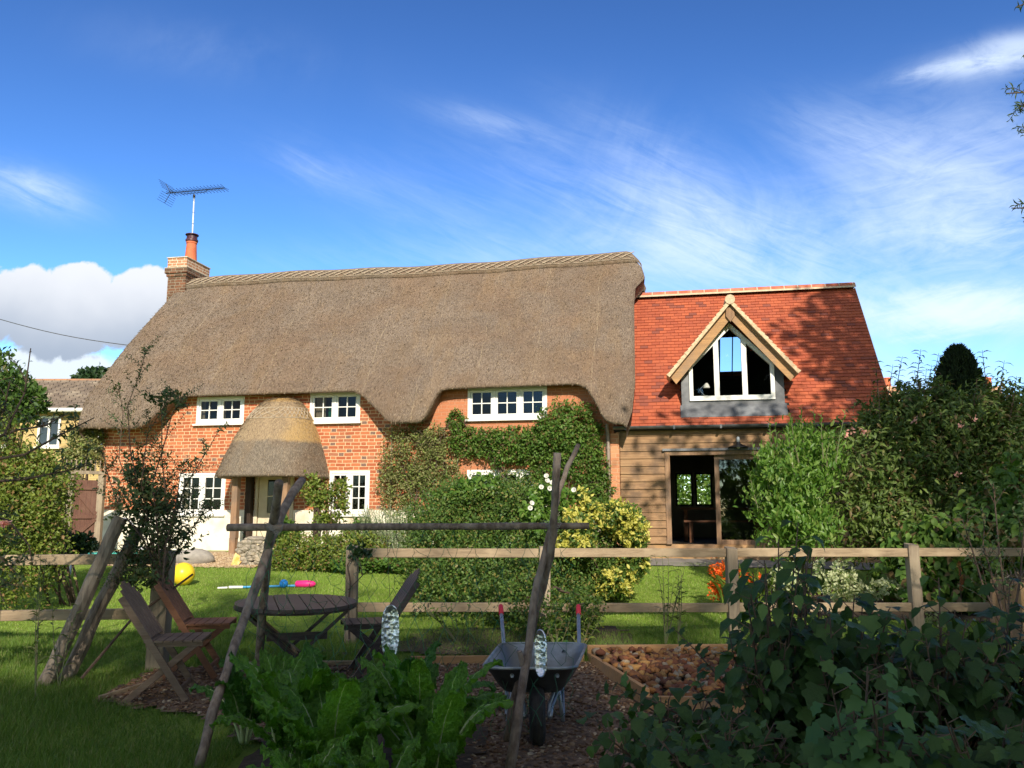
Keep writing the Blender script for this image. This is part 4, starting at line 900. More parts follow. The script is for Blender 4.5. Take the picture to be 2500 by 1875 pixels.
def simple_window(parent,x0,x1,y,z0,z1,n=2):
    mb=MB(); f=.07; mb.box(x0,x0+f,y-.06,y+.01,z0,z1); mb.box(x1-f,x1,y-.06,y+.01,z0,z1); mb.box(x0+f,x1-f,y-.06,y+.01,z0,z0+f); mb.box(x0+f,x1-f,y-.06,y+.01,z1-f,z1)
    for i in range(1,n): x=x0+(x1-x0)*i/n; mb.box(x-f/2,x+f/2,y-.055,y+.008,z0+f,z1-f)
    mb.box(x0+f,(x0+x1)/2-f/2,y-.05,y+.005,z1-.36,z1-.31); mb.box(x0-.05,x1+.05,y-.12,y,z0-.06,z0-.002)
    o=mb.build('window',WHITE,parent); MB().poly([(x0+f,y-.02,z0+f),(x1-f,y-.02,z0+f),(x1-f,y-.02,z1-f),(x0+f,y-.02,z1-f)]).build('pane',basic('dark_pane',(.02,.025,.03),None,rough=.05,spec=1),o)
for a,b_ in ((-16.9,-16.15),(-15.35,-14.62),(-13.75,-13.05)): simple_window(nh,a,b_,27,3.62,4.62)
rh=thing('far_roof_house','distant house with mottled brown tiled roof behind the tall shrubs on the right','house',(16,30,gz(30)))
mb=MB(); mb.box(11.6,24,30,38,gz(30)-.1,3.3); mb.build('wall',YBRICK,rh)
mb=MB()
for i in range(16):
    y0=29.7+i*.27; z0=3.2+i*.16; x=11.3
    while x<24.2: j=random.uniform(0,.03); mb.poly([(x+.01,y0,z0+.06+j),(x+.29,y0,z0+.06+j),(x+.29,y0+.3,z0+.17),(x+.01,y0+.3,z0+.17)]); mb.poly([(x+.01,y0,z0),(x+.29,y0,z0),(x+.29,y0,z0+.06+j),(x+.01,y0,z0+.06+j)]); x+=.30
mb.poly([(11.3,34.0,5.8),(24.2,34,5.8),(24.2,38.5,3.2),(11.3,38.5,3.2)]); mb.poly([(11.3,29.8,3.15),(24.2,29.8,3.15),(24.2,34,5.7),(11.3,34,5.7)])
rf=mb.build('roof',basic('mottled_tile',(.26,.19,.13),(.15,.11,.08),4,.9,.5,20,c3=(.34,.27,.18)),rh)
mb=MB(); mb.tube([(11.3,34,5.8),(24.2,34,5.8)],.13,10); mb.build('ridge_tile',STONE,rf)
for px,w_ in ((2172,.30),(2420,.26)):
    q=at(px,960,33.6); mb=MB(); mb.box(q.x-w_,q.x+w_,33.3,34.3,5.0,6.55); cc=mb.build('chimney',BRICK3,rf)
    mb=MB(); mb.lathe((q.x,33.8,6.55),[(.17,0),(.14,.35),(.17,.38),(.16,.42)],12); mb.build('chimney_pot',TERR,cc)
# ================================================================ LEAF MATERIALS
L_APPLE=leafmat('apple_leaf',(.040,.075,.024),(.085,.125,.042),(.13,.12,.04),.2,.5)
L_HEDGE=leafmat('hedge_leaf',(.08,.13,.02),(.23,.28,.045),(.24,.15,.06),.25)
L_YELLOW=leafmat('golden_leaf',(.46,.44,.07),(.66,.60,.17),(.25,.30,.05),.3)
L_BOX=leafmat('box_leaf',(.035,.085,.015),(.12,.19,.032),(.19,.17,.045),.22)
L_DARK=leafmat('dark_leaf',(.014,.036,.012),(.034,.068,.022),None,.16,.45)
L_BAY=leafmat('bay_leaf',(.075,.17,.025),(.17,.28,.05),(.22,.30,.08),.4,.38)
L_WEIG=leafmat('tall_shrub_leaf',(.055,.10,.02),(.16,.22,.05),(.15,.11,.045),.25,.5)
L_CLIMB=leafmat('climber_leaf',(.05,.12,.018),(.15,.24,.04),(.17,.12,.05),.25)
L_DRY=leafmat('dry_climber_leaf',(.11,.145,.04),(.27,.25,.10),(.20,.28,.06),.2)
L_CONIF=leafmat('conifer_leaf',(.014,.028,.012),(.036,.060,.022),None,.05,.8)
L_CURR=leafmat('currant_leaf',(.020,.052,.010),(.048,.096,.018),(.08,.15,.035),.28,.48)
L_LAV=leafmat('lavender_leaf',(.17,.24,.12),(.28,.35,.18),None,.2)
L_VAR=leafmat('variegated_leaf',(.35,.40,.22),(.60,.62,.40),(.12,.2,.05),.3)
L_STRAP=leafmat('strap_leaf',(.12,.21,.03),(.24,.32,.06),None,.3)
L_CROC=leafmat('orange_petal',(.75,.07,.01),(.85,.22,.02),None,.3)
L_WHITE=leafmat('white_petal',(.78,.76,.72),(.85,.83,.78),None,.25); L_PINK=leafmat('pink_petal',(.72,.30,.27),(.8,.45,.40),None,.3)
L_WEED=leafmat('weed_leaf',(.09,.13,.035),(.16,.19,.06),None,.3)
L_TREE=leafmat('tree_leaf',(.045,.10,.02),(.10,.17,.035),None,.25)
L_WILL=leafmat('willow_leaf',(.05,.085,.03),(.09,.13,.04),None,.3)
L_GRASS=leafmat('grass_blade',(.15,.27,.03),(.29,.40,.07),(.36,.37,.15),.3)
# ================================================================ FENCES
def fence(label,posts,rails,groundf,rw=.05,rh_=.085,pw=.12,lab2=None):
    th=thing('post_and_rail_fence',label,'fence',(posts[0][0],posts[0][1],groundf(posts[0][1])))
    for (x,y,zt) in posts:
        mb=MB(); g0=groundf(y)-.05; a=pw/2
        j=random.uniform(-.012,.012)
        mb.hexa([(x-a,y-a,g0),(x+a,y-a,g0),(x+a,y+a,g0),(x-a,y+a,g0),(x-a+j,y-a,zt-.015),(x+a+j,y-a,zt-.03),(x+a+j,y+a,zt-.01),(x-a+j,y+a,zt)])
        mb.build('post',POSTM,th,bev=.008)
    for (p,q) in rails: MB().bar(p,q,rw,rh_).build('rail',RAIL,th,bev=.006)
    return th
fp=[(-1.70,9.12,1.20),(.35,9.30,1.18),(2.44,9.49,1.17),(4.55,9.68,1.20),(6.7,9.87,1.2)]
rails=[]
for i in range(4):
    a,b_=fp[i],fp[i+1]; e=.0
    rails.append(((a[0]+.062,a[1]-.0,1.115-.006*i),(b_[0]-.062,b_[1]-.0,1.105-.006*i)))
    za=[.55,.525,.51,.49][i]; rails.append(((a[0]+.062,a[1]-.0,za),(b_[0]-.062,b_[1]-.0,za-.02)))
fence('sunlit weathered post and rail fence crossing the middle and right of the garden',fp,rails,lambda y:gz(y),rw=.06,rh_=.095)
fl=[(-3.27,8.0,1.20),(-5.4,7.9,1.2)]
fence('shaded dark post and rail fence on the left behind the two leaning logs',fl,[((-3.35,8.0,1.115),(-5.33,7.9,1.10)),((-3.35,8.0,.615),(-5.33,7.9,.60))],gz,rw=.06,rh_=.095,pw=.16)
# leaning split logs
for i,(b_,t_,r_,lb_) in enumerate((((-4.02,7.45,.02),(-3.52,7.62,1.50),.068,'left one of two split logs leaning upright in the shaded grass'),((-3.93,7.62,.05),(-3.50,7.95,1.40),.064,'right one of two split logs leaning upright in the shaded grass'))):
    mb=MB(); b2,t2=Vector(b_),Vector(t_); mb.tube([b2.lerp(t2,k/8)+Vector((random.uniform(-.008,.008),0,0)) for k in range(9)],[r_*(1.0-.015*k) for k in range(9)],9,wob=.09)
    tag(mb.build('split_log',LOG),lb_,'log',group='split logs leaning by the left fence')
mb=MB(); mb.tube([(-3.66,7.4,.15),(-3.35,7.6,.62),(-2.95,7.9,.98)],[.014,.012,.01],6); tag(mb.build('thin_cane',TWIG),'thin brown cane leaning against the right split log','cane')
# ================================================================ POLE FRAME, NETTING, FOIL TRAYS
def jpath(a,b_,n=9,j=.02,mid=None):
    a,b_=Vector(a),Vector(b_); P=[]
    for i in range(n+1):
        f=i/n; p=a.lerp(b_,f) if mid is None else a*(1-f)**2+Vector(mid)*2*f*(1-f)+b_*f*f
        P.append(p+Vector((random.uniform(-j,j),random.uniform(-j,j)*.5,0))*(1 if 0<i<n else 0))
    return P
bf=thing('bean_pole_frame','rustic bean frame of crossed bark poles with one horizontal pole','frame',(-.8,6,0))
def ppole(pts,Y0,Y1,r0,r1):
    P=[at(x,y,Y0+(Y1-Y0)*(i/(len(pts)-1))) for i,(x,y) in enumerate(pts)]; Q=[]
    for a,b_ in zip(P,P[1:]): Q+=[a+Vector((random.uniform(-.005,.005),0,0)),a.lerp(b_,.5)+Vector((random.uniform(-.005,.005),0,0))]
    Q.append(P[-1]); n=len(Q); mb=MB(); mb.tube(Q,[(r0+(r1-r0)*i/(n-1))*random.uniform(.92,1.08) for i in range(n)],10,wob=.05); return mb.build('pole',BARK,bf,smooth=True)
def pole(a,b_,r0,r1,j=.014,mid=None): P=jpath(a,b_,12,j,mid); mb=MB(); mb.tube(P,[(r0+(r1-r0)*i/12)*random.uniform(.93,1.07) for i in range(13)],9,wob=.05); return mb.build('pole',BARK,bf,smooth=True)
ppole([(478,1900),(518,1740),(553,1640),(578,1560),(604,1490),(636,1400),(664,1315),(690,1250),(716,1202),(738,1172)],5.3,7.0,.030,.034)
ppole([(628,1700),(636,1560),(645,1440),(655,1330),(671,1260),(681,1178)],7.2,5.8,.036,.029)
ppole([(1240,1900),(1262,1760),(1276,1680),(1288,1600),(1303,1465),(1322,1380),(1341,1310),(1353,1250),(1364,1200),(1386,1140),(1412,1086)],5.3,6.05,.031,.016)
ppole([(1236,1816),(1252,1720),(1282,1610),(1312,1480),(1336,1390),(1349,1325),(1353,1290),(1356,1220),(1361,1106)],5.95,5.5,.028,.024)
pole(at(556,1288,6.2),at(1438,1284,5.72),.026,.023,.015)
mb=MB(); s0_=at(1278,1625,5.5); mb.tube([s0_,at(1268,1590,5.48)],[.022,.016],7); mb.build('branch_stub',BARK,bf)
# wire ties
mb=MB()
for c_ in (at(672,1288,6.1),at(1345,1284,5.78)):
    for k in range(5): r_=.045+.006*k; mb.tube([c_+Vector((r_*math.cos(a),r_*.8*math.sin(a)-.01*k,.02*math.sin(a*2)+.012*k-.03)) for a in [math.pi*2*x/10 for x in range(11)]],.0022,4)
mb.build('wire_tie',basic('tie_wire',(.25,.24,.22),(.14,.13,.12),9,.6),bf)
# hanging net: irregular diamonds sagging from the horizontal pole
NETM=basic('green_netting',(.02,.16,.08),(.02,.10,.05),6,.6)
mb=MB(); NX,NZ=24,15; P={}
for i in range(NX+1):
    for j in range(NZ+1):
        f=i/NX; x=-1.95+2.3*f; y=6.15-.42*f+.10*math.sin(f*9+j*.6)-.05*j/NZ; ztop=1.42; bot=.18+.12*math.sin(f*7)
        z=ztop-(ztop-bot)*j/NZ; P[i,j]=Vector((x+random.uniform(-.028,.028)+(.05 if j%2 else 0),y+random.uniform(-.03,.03),z+random.uniform(-.03,.03)*(j>0)))
def sag(a,b_): m_=(a+b_)/2+Vector((random.uniform(-.012,.012),random.uniform(-.01,.01),-random.uniform(.002,.02))); mb.tube([a,m_,b_],.0016,3,cap=False)
for i in range(NX+1):
    for j in range(NZ):
        if random.random()<.06: continue
        sag(P[i,j],P[i,j+1])
        k=i+1 if j%2 else i-1
        if 0<=k<=NX and (i+j)%2==0: sag(P[i,j],P[k,j+1])
tag(mb.build('garden_netting',NETM),'torn green garden netting hanging from the horizontal bean pole','netting')
# foil trays
FOIL,t,p=newmat('crumpled_foil'); p.inputs['Metallic'].default_value=1; p.inputs['Base Color'].default_value=(.84,.86,.88,1); p.inputs['Roughness'].default_value=.34
co=t.new('ShaderNodeTexCoord').outputs['Object']; vo=t.new('ShaderNodeTexVoronoi'); vo.feature='F1'; t.put(vo.inputs[0],co); vo.inputs['Scale'].default_value=30
b=t.new('ShaderNodeBump'); b.inputs['Strength'].default_value=.9; b.inputs['Distance'].default_value=.009; t.put(b.inputs['Height'],t.m('ADD',vo.outputs[0],t.noise(co,26,3))); t.put(p.inputs['Normal'],b.outputs[0])
def foil(px,y0,y1,Y,lb_,wr,ang,ribs=False):
    top=at(px,y0,Y); bot=at(px,y1,Y); L=top.z-bot.z; c_=(top+bot)/2; th=thing('foil_tray',lb_,'foil tray',tuple(bot))
    mb=MB(); nu,nv=22,12; ca,sa=math.cos(ang),math.sin(ang)
    G=[]
    for sidez in (0,1):
        for i in range(nu+1):
            row=[]
            v=-1+2*i/nu; wprof=(1-abs(v)**3.2)**.45 if abs(v)<1 else 0
            for j in range(nv+1):
                u=-1+2*j/nv; dpt=.028*(1-abs(u)**3)*(1-abs(v)**6); cr=random.uniform(-.0022,.0022)+(.004*math.sin(v*30) if ribs and abs(u)>.35 else 0)
                lx=u*wr*wprof; ly=dpt+cr+(.002 if sidez else 0)
                row.append(mb.pt(c_+Vector((lx*ca-ly*sa,lx*sa+ly*ca,-v*L/2))))
            G.append(row)
        b0=sidez*(nu+1)
        for i in range(nu):
            for j in range(nv): mb.f.append((G[b0+i][j],G[b0+i][j+1],G[b0+i+1][j+1],G[b0+i+1][j]))
    mb.build('tray',FOIL,th,smooth=True)
    rim=MB(); R_=[]
    for k in range(41):
        a=2*math.pi*k/40; v=math.sin(a); u=math.cos(a); wprof=(1-abs(v)**3.2)**.45 if abs(v)<1 else 0
        lx=(1 if u>=0 else -1)*wr*wprof if abs(u)>.01 else 0; R_.append(c_+Vector((lx*ca,lx*sa,-v*L/2)))
    rim.tube(R_,.0042,5); rim.build('rim',FOIL,th)
    return top
tp=foil(953,1478,1606,5.9,'flat silver foil tray hanging on a string in front of the right garden chair',.056,.25)
mb=MB(); mb.tube([at(944,1290,6.0),tp.lerp(at(944,1290,6.0),.4)+Vector((0,0,-.01)),tp],.0022,4); tag(mb.build('hanging_string',TWIG),'thin string holding the left foil tray below the horizontal pole','string')
foil(1320,1538,1652,5.35,'ribbed silver foil tray hanging on the right bean pole over the wheelbarrow',.052,-.9,True)
# ================================================================ WHEELBARROW
wb=thing('wheelbarrow','galvanised steel wheelbarrow with red grips facing the camera','wheelbarrow',(.17,5.9,0))
def trayring(yf,yb,hwf,hwb,z,cxf,cxb,r_=.10,n=6):
    P=[]; cs=[(cxf-hwf,yf,1,1),(cxf+hwf,yf,-1,1),(cxb+hwb,yb,-1,-1),(cxb-hwb,yb,1,-1)]
    for i,(x,y,sx_,sy_) in enumerate(cs):
        a0=[math.pi,1.5*math.pi,0,.5*math.pi][i]; cx,cy=x+sx_*r_,y+sy_*r_
        for k in range(n+1): a=a0+math.pi/2*k/n; P.append((cx+r_*math.cos(a),cy+r_*math.sin(a),z))
    return P
rings=[]
mb=MB()
def zrim(y): return .50+.02*(y-5.9)
specs=[(5.72,6.78,.315,.335,1,.125,.235,.12),(5.80,6.72,.28,.30,.80,.13,.23,.12),(5.90,6.62,.235,.26,.52,.14,.22,.11),(5.98,6.52,.20,.22,.40,.145,.21,.10)]
hz={1:None}
allr=[]
for k,(yf,yb,hf,hb_,hh,cf,cb_,rr) in enumerate(specs):
    ring=trayring(yf,yb,hf,hb_,0,cf,cb_,rr); zz={1:1.0,.80:.72,.52:.25,.40:0}[hh]
    allr.append([mb.pt((x,y,.325+zz*(.205+.0*(y-5.7))+(0.0))) for x,y,_ in ring])
inner=[]
for k,(yf,yb,hf,hb_,hh,cf,cb_,rr) in enumerate(specs):
    ring=trayring(yf+.006,yb-.006,hf-.006,hb_-.006,0,cf,cb_,rr); zz={1:1.0,.80:.72,.52:.25,.40:0.02}[hh]
    inner.append([mb.pt((x,y,.331+zz*.2)) for x,y,_ in ring])
m_=len(allr[0]); outf=[]
for k in range(3):
    for i in range(m_): i2=(i+1)%m_; outf.append((allr[k][i2],allr[k][i],allr[k+1][i],allr[k+1][i2])); mb.f.append((inner[k][i],inner[k][i2],inner[k+1][i2],inner[k+1][i]))
outf.append(tuple(allr[3])); mb.f.append(tuple(reversed(inner[3])))
mo=MB(); mo.v=list(mb.v); mo.f=outf; ty=mb.build('tray',GALV,wb,smooth=True); mo.build('tray_underside',basic('shaded_galvanised',(.05,.055,.06),(.09,.095,.10),6,.5,.1,metal=.3),ty,smooth=True)  # outer faces are the same steel, with their shade put into a darker colour
mb=MB(); P=trayring(5.72,6.78,.315,.335,.531,.125,.235,.12); mb.tube([Vector(p) for p in P]+[Vector(P[0])],.011,6); mb.build('rim',GALV,ty,smooth=True)
mb=MB()
for x,y in ((0.0,5.765),(.30,5.765),(.05,6.74),(.40,6.74)): mb.lathe((x,y-.02 if y<6 else y-.035,.48),[(.014,0),(.014,.012),(.0,.016)],8,'Y')
mb.build('bolt',STEEL,ty)
for sg in (-1,1):
    cx=.17; hx=.235 if sg>0 else .235
    P=[(cx+sg*.085,5.86,.195),(cx+sg*.10,6.0,.23),(cx+sg*.16,6.2,.305),(cx+sg*.22,6.7,.33),(.235+sg*.30,6.9,.50),(.235+sg*.325,7.25,.70)]
    mb=MB(); mb.tube([Vector(p) for p in P],.016,9); hd=mb.build('handle',STEEL,wb,smooth=True)
    mb=MB(); a=Vector(P[-1]); d=(a-Vector(P[-2])).normalized(); mb.tube([a-d*.01,a+d*.05,a+d*.11,a+d*.12],[.021,.022,.020,.012],10); mb.build('grip',basic('red_grip',(.70,.03,.05),(.6,.03,.05),5,.5),hd,smooth=True)
    mb=MB(); L_=[(cx+sg*.16,6.28,.32),(cx+sg*.20,6.36,.06),(cx+sg*.21,6.42,.015),(cx+sg*.21,6.5,.03),(cx+sg*.21,6.62,.32)]; mb.tube([Vector(p) for p in L_],.014,8); mb.build('leg',STEEL,wb,smooth=True)
    mb=MB(); mb.tube([(cx+sg*.12,6.02,.33),(cx+sg*.085,5.94,.26),(cx+sg*.075,5.90,.19)],.012,6); mb.build('stay',STEEL,wb)
TYRE=basic('rubber_tyre',(.018,.018,.018),(.035,.032,.03),14,.75,.3)
mb=MB(); prof_=[]
for k in range(17):
    a=-math.pi*.62+math.pi*1.24*k/16; rib=.004 if k%2 else 0; prof_.append((.135+.058*math.cos(a)+rib*(math.cos(a)>.2),.052*math.sin(a)))
mb.lathe((.17,5.90,.192),prof_,36,'X'); wt=mb.build('wheel',TYRE,wb,smooth=False)
mb=MB(); mb.lathe((.17,5.90,.192),[(.0,-.03),(.03,-.03),(.06,-.015),(.12,-.03),(.125,.03),(.06,.015),(.03,.03),(0,.03)],20,'X'); mb.tube([(.08,5.9,.192),(.26,5.9,.192)],.01,8); mb.build('hub',basic('grey_hub',(.25,.25,.25),(.15,.13,.12),8,.6),wt)
# ================================================================ GARDEN TABLE AND CHAIRS
tt=thing('garden_table','dark oval folding wooden garden table with crossed legs','table',(-1.82,7.35,gz(7.35)))
TZ=.80; TC=Vector((-1.83,7.28,TZ)); TA=R(18); ax_,bx_=.50,.66
mb=MB(); 
def tp_(u,v,z): return TC+Vector((u*math.cos(TA)-v*math.sin(TA),u*math.sin(TA)+v*math.cos(TA),z))
NSL=9
for k in range(NSL):
    u0=-ax_+2*ax_*k/NSL+.004; u1=-ax_+2*ax_*(k+1)/NSL-.004; top_=[];n_=7
    for i in range(n_+1):
        u=u0+(u1-u0)*i/n_; v=bx_*math.sqrt(max(0,1-(u/ax_*.998)**2)); top_.append((u,v))
    lo=[mb.pt(tp_(u,-v,0)) for u,v in top_]+[mb.pt(tp_(u,v,0)) for u,v in reversed(top_)]; l2=[mb.pt(tp_(u,-v,-.028)) for u,v in top_]+[mb.pt(tp_(u,v,-.028)) for u,v in reversed(top_)]
    mb.f.append(tuple(lo)); mb.f.append(tuple(reversed(l2)))
    for i in range(len(lo)): i2=(i+1)%len(lo); mb.f.append((lo[i2],lo[i],l2[i],l2[i2]))
mb.build('tabletop',TABLEM,tt)
mb=MB(); K=40; o_=[];i_=[]
for k in range(K):
    a=2*math.pi*k/K; o_.append((mb.pt(tp_(ax_*1.012*math.cos(a),bx_*1.012*math.sin(a),-.03)),mb.pt(tp_(ax_*1.0*math.cos(a),bx_*1.0*math.sin(a),-.045)),mb.pt(tp_(ax_*.93*math.cos(a),bx_*.93*math.sin(a),-.045)),mb.pt(tp_(ax_*.93*math.cos(a),bx_*.93*math.sin(a),-.03))))
for k in range(K):
    k2=(k+1)%K
    for j in range(4): j2=(j+1)%4; mb.f.append((o_[k][j],o_[k2][j],o_[k2][j2],o_[k][j2]))
mb.build('table_edge',TABLEM,tt)
for sv in (-.30,.30):
    g0=gz(7.3)+.01
    for sg in (-1,1):
        a=tp_(sg*.40,sv+sg*.025,-.06); b2=tp_(-sg*.34,sv+sg*.025,0); b2.z=g0; MB().bar(a,b2,.026,.06,up=(0,1,0)).build('leg',TABLEM,tt)
MB().bar(tp_(-.0,-.33,-.42),tp_(0,.33,-.42),.03,.06).build('stretcher',TABLEM,tt)
MB().bar(tp_(-.24,-.27,-.25),tp_(.24,-.27,-.25),.02,.06).build('stretcher',TABLEM,tt)
def chair(loc,rz_,label,mat,group='folding wooden garden chairs'):
    th=thing('garden_chair',label,'chair',loc,rz_,group); M=Matrix.Translation(Vector(loc))@Matrix.Rotation(rz_,4,'Z')
    def put(mb): mb.v=[tuple(M@Vector(v)) for v in mb.v]; return mb
    W_=.21; top=Vector((-.33,0,.86)); foot=Vector((.24,0,0)); 
    for sg in (-1,1):
        y=Vector((0,sg*W_,0)); put(MB().bar(top*.93+foot*.07+y,foot+y,.024,.055,up=(1,0,.6))).build('leg',mat,th,bev=.004)
        put(MB().bar(Vector((.31,sg*(W_-.03),.45)),Vector((-.22,sg*(W_-.03),0)),.024,.05,up=(1,0,-.8))).build('leg',mat,th,bev=.004)
    mb=MB()
    for k in range(5):
        y=-.155+.0775*k; hgt=[.89,.93,.95,.93,.89][k]; f=hgt/.9; a=foot+(top-foot)*f+Vector((.02,y,0)); b2=foot+(top-foot)*.56+Vector((.02,y,0)); mb.bar(b2,a,.068,.014,up=(1,0,.6))
    for f in (.62,.90): q=foot+(top-foot)*f+Vector((-.0,0,0)); mb.bar(q+Vector((0,-.2,0)),q+Vector((0,.2,0)),.014,.05)
    put(mb).build('backrest',mat,th)
    mb=MB()
    for k in range(6): x=-.085+.074*k; mb.bar((x+.02,-.225,.455-.004*k*0),(x+.02,.225,.455),.066,.016)
    mb.bar((-.09,-.19,.43),(.34,-.19,.43),.02,.035); mb.bar((-.09,.19,.43),(.34,.19,.43),.02,.035); put(mb).build('seat',mat,th)
    for q in ((.19,.09),(-.16,.06)): put(MB().bar((q[0],-.19,q[1]),(q[0],.19,q[1]),.02,.035)).build('stretcher',mat,th)
    return th
chair((-2.83,7.02,gz(7.05)+.02),R(10),'grey weathered slatted garden chair, front one of the pair left of the table',TEAK)
chair((-2.85,7.72,gz(7.7)+.02),R(10),'reddish brown slatted garden chair behind the grey one left of the table',TEAKD)
chair((-1.18,7.75,gz(7.75)+.02),R(196),'dark slatted garden chair to the right of the oval table facing left',TABLEM)
# ================================================================ TOYS ON THE LAWN
mb=MB(); q=at(447,1405,13.15); mb.sphere((q.x,q.y,gz(13.15)+.175),.175,28,18); BALLM=basic('yellow_ball',(.85,.62,.03),(.8,.55,.03),3,.35,.05); by=mb.build('yellow_ball',BALLM,smooth=True); tag(by,'large yellow ball on the sunny lawn by the left fence post','ball')
mb=MB(); mb.sphere((-3.44,12.9,gz(12.9)+.065),.065,18,12); tag(mb.build('blue_ball',basic('blue_ball',(.02,.22,.62),None,rough=.3),smooth=True),'small shiny blue ball on the lawn','ball')
st=thing('toy_golf_club','blue plastic toy stick with white end lying on the lawn','toy',(-3.8,12.85,gz(12.85)))
mb=MB(); mb.tube([(-4.02,12.8,gz(12.8)+.03),(-3.25,12.95,gz(12.95)+.03)],.016,8); mb.build('shaft',basic('blue_plastic',(.03,.30,.60),None,rough=.45),st)
mb=MB(); mb.tube([(-4.22,12.77,gz(12.8)+.03),(-4.02,12.8,gz(12.8)+.03)],.02,8); mb.tube([(-4.38,12.75,gz(12.8)+.02),(-4.24,12.77,gz(12.8)+.025)],.015,8); mb.build('tip',WHITE,st)
mb=MB(); y_=12.95; z_=gz(y_)+.075; mb.tube([(-3.28,y_,z_-.02),(-3.26,y_,z_-.02),(-3.08,y_,z_-.02),(-3.0,y_,z_-.02),(-2.97,y_,z_-.02)],[.022,.05,.056,.04,.015],14); tag(mb.build('toy_skittle',basic('pink_plastic',(.80,.03,.22),None,rough=.4),smooth=True),'bright pink plastic toy skittle lying on the lawn','toy')
# turquoise sandpit behind left fence, hose
tq=thing('play_table','turquoise plastic play table with grey frame by the cottage corner','play table',(-7.0,15.2,gz(15.2)))
mb=MB(); a=at(195,1352,14.5); b2=at(312,1352,14.5); mb.box(a.x+.1,b2.x,14.3,14.9,a.z-.08,a.z+.02); mb.build('tray',basic('turquoise_plastic',(.08,.55,.42),None,rough=.5),tq,bev=.02)
mb=MB(); 
for x in (a.x,b2.x+.05): MB().tube([(x-.05,14.3,gz(14.3)),(x,14.3,a.z+.0),(x+.1,14.35,a.z+.08),(x+.3,14.4,a.z+.09)],.025,7).build('frame',basic('grey_plastic_frame',(.45,.45,.48),None,rough=.5),tq)
hp_=thing('hosepipe','pale blue hosepipe hung in a loop on the white wall base','hosepipe',tuple(H(-8.7,-.08,1.0)))
mb=MB(); mb.tube([H(-8.85+.33*math.cos(a),-.09,1.08+.33*math.sin(a)) for a in [math.pi*k/16 for k in range(-4,22)]],.016,6); mb.build('hose_loop',basic('hose_blue',(.45,.50,.62),None,rough=.5),hp_)
# brown gate and wall at the far left
gt_=thing('side_gate','tall reddish brown boarded side gate beside the cottage corner','gate',(-9.2,17.9,.7))
mb=MB(); ga=at(170,1300,17.6); gb=at(238,1300,17.9); zt=at(200,1172,17.7).z
for k in range(6):
    p0=ga.lerp(gb,k/6); p1=ga.lerp(gb,(k+.97)/6); mb.hexa([(p0.x,p0.y,.65),(p1.x,p1.y,.65),(p1.x,p1.y+.03,.65),(p0.x,p0.y+.03,.65),(p0.x,p0.y,zt),(p1.x,p1.y,zt),(p1.x,p1.y+.03,zt),(p0.x,p0.y+.03,zt)])
mb.build('boards',GATEM,gt_)
mb=MB()
for (f0,z0,f1,z1) in ((.05,.95,.95,.95),(.05,1.45,.95,1.45),(.05,2.05,.95,2.05),(.1,1.0,.9,1.4),(.1,2.0,.9,1.5)):
    p0=ga.lerp(gb,f0);p1=ga.lerp(gb,f1); mb.bar((p0.x,p0.y-.02,z0),(p1.x,p1.y-.02,z1),.03,.08)
mb.build('brace',GATEM,gt_)
mb=MB(); 
for f in (-.06,1.03): p0=ga.lerp(gb,f); mb.bar((p0.x,p0.y,.6),(p0.x,p0.y,zt+.12),.12,.12,up=(0,1,0))
mb.build('gate_post',POSTM,gt_)
mb=MB(); p0=ga.lerp(gb,-.3);p1=ga.lerp(gb,1.1); mb.bar((p0.x,p0.y,zt+.16),(p1.x,p1.y,zt+.16),.12,.07)
for k in range(9): q=p0.lerp(p1,k/8); mb.bar((q.x,q.y,zt+.2),(q.x,q.y,zt+.42),.02,.02,up=(0,1,0))
mb.build('trellis',POSTM,gt_)
# overhead line
mb=MB(); a=at(-40,768,24); b2=at(330,845,25); mb.tube([a.lerp(b2,k/10)-Vector((0,0,.12*math.sin(math.pi*k/10))) for k in range(11)],.014,4); tag(mb.build('overhead_cable',DARKMETAL),'thin dark overhead cable crossing the white cloud on the left','cable')
# ================================================================ RAISED BED, EDGING
rb=thing('raised_bed','low timber raised bed filled with broken brick and stones','raised bed',(1.4,7.4,.06))
ca=at(1455,1615,8.3); B0=(.72,8.28);B1=(2.55,8.36);B2=(1.02,6.62);B3=(2.6,6.55)
def brd(p,q,name,z0,z1,th_=.04,parent=rb): return MB().bar((p[0],p[1],(z0+z1)/2),(q[0],q[1],(z0+z1)/2),th_,z1-z0).build(name,TIMBER,parent,bev=.004)
brd(B0,B1,'side_board',.12,.29); brd(B2,B3,'side_board',.0,.17); brd((B0[0]+.02,B0[1]-.02),(B2[0]+.01,B2[1]+.02),'side_board',.05,.22) ; brd((B1[0]-.02,B1[1]-.02),(B3[0],B3[1]+.02),'side_board',.05,.22)
sheet('raised_bed_soil',[(B0[0]+.03,B0[1]-.03),(B1[0]-.03,B1[1]-.03),(B3[0]-.03,B3[1]+.03),(B2[0]+.03,B2[1]+.03)],SOIL,.07,.08,0)
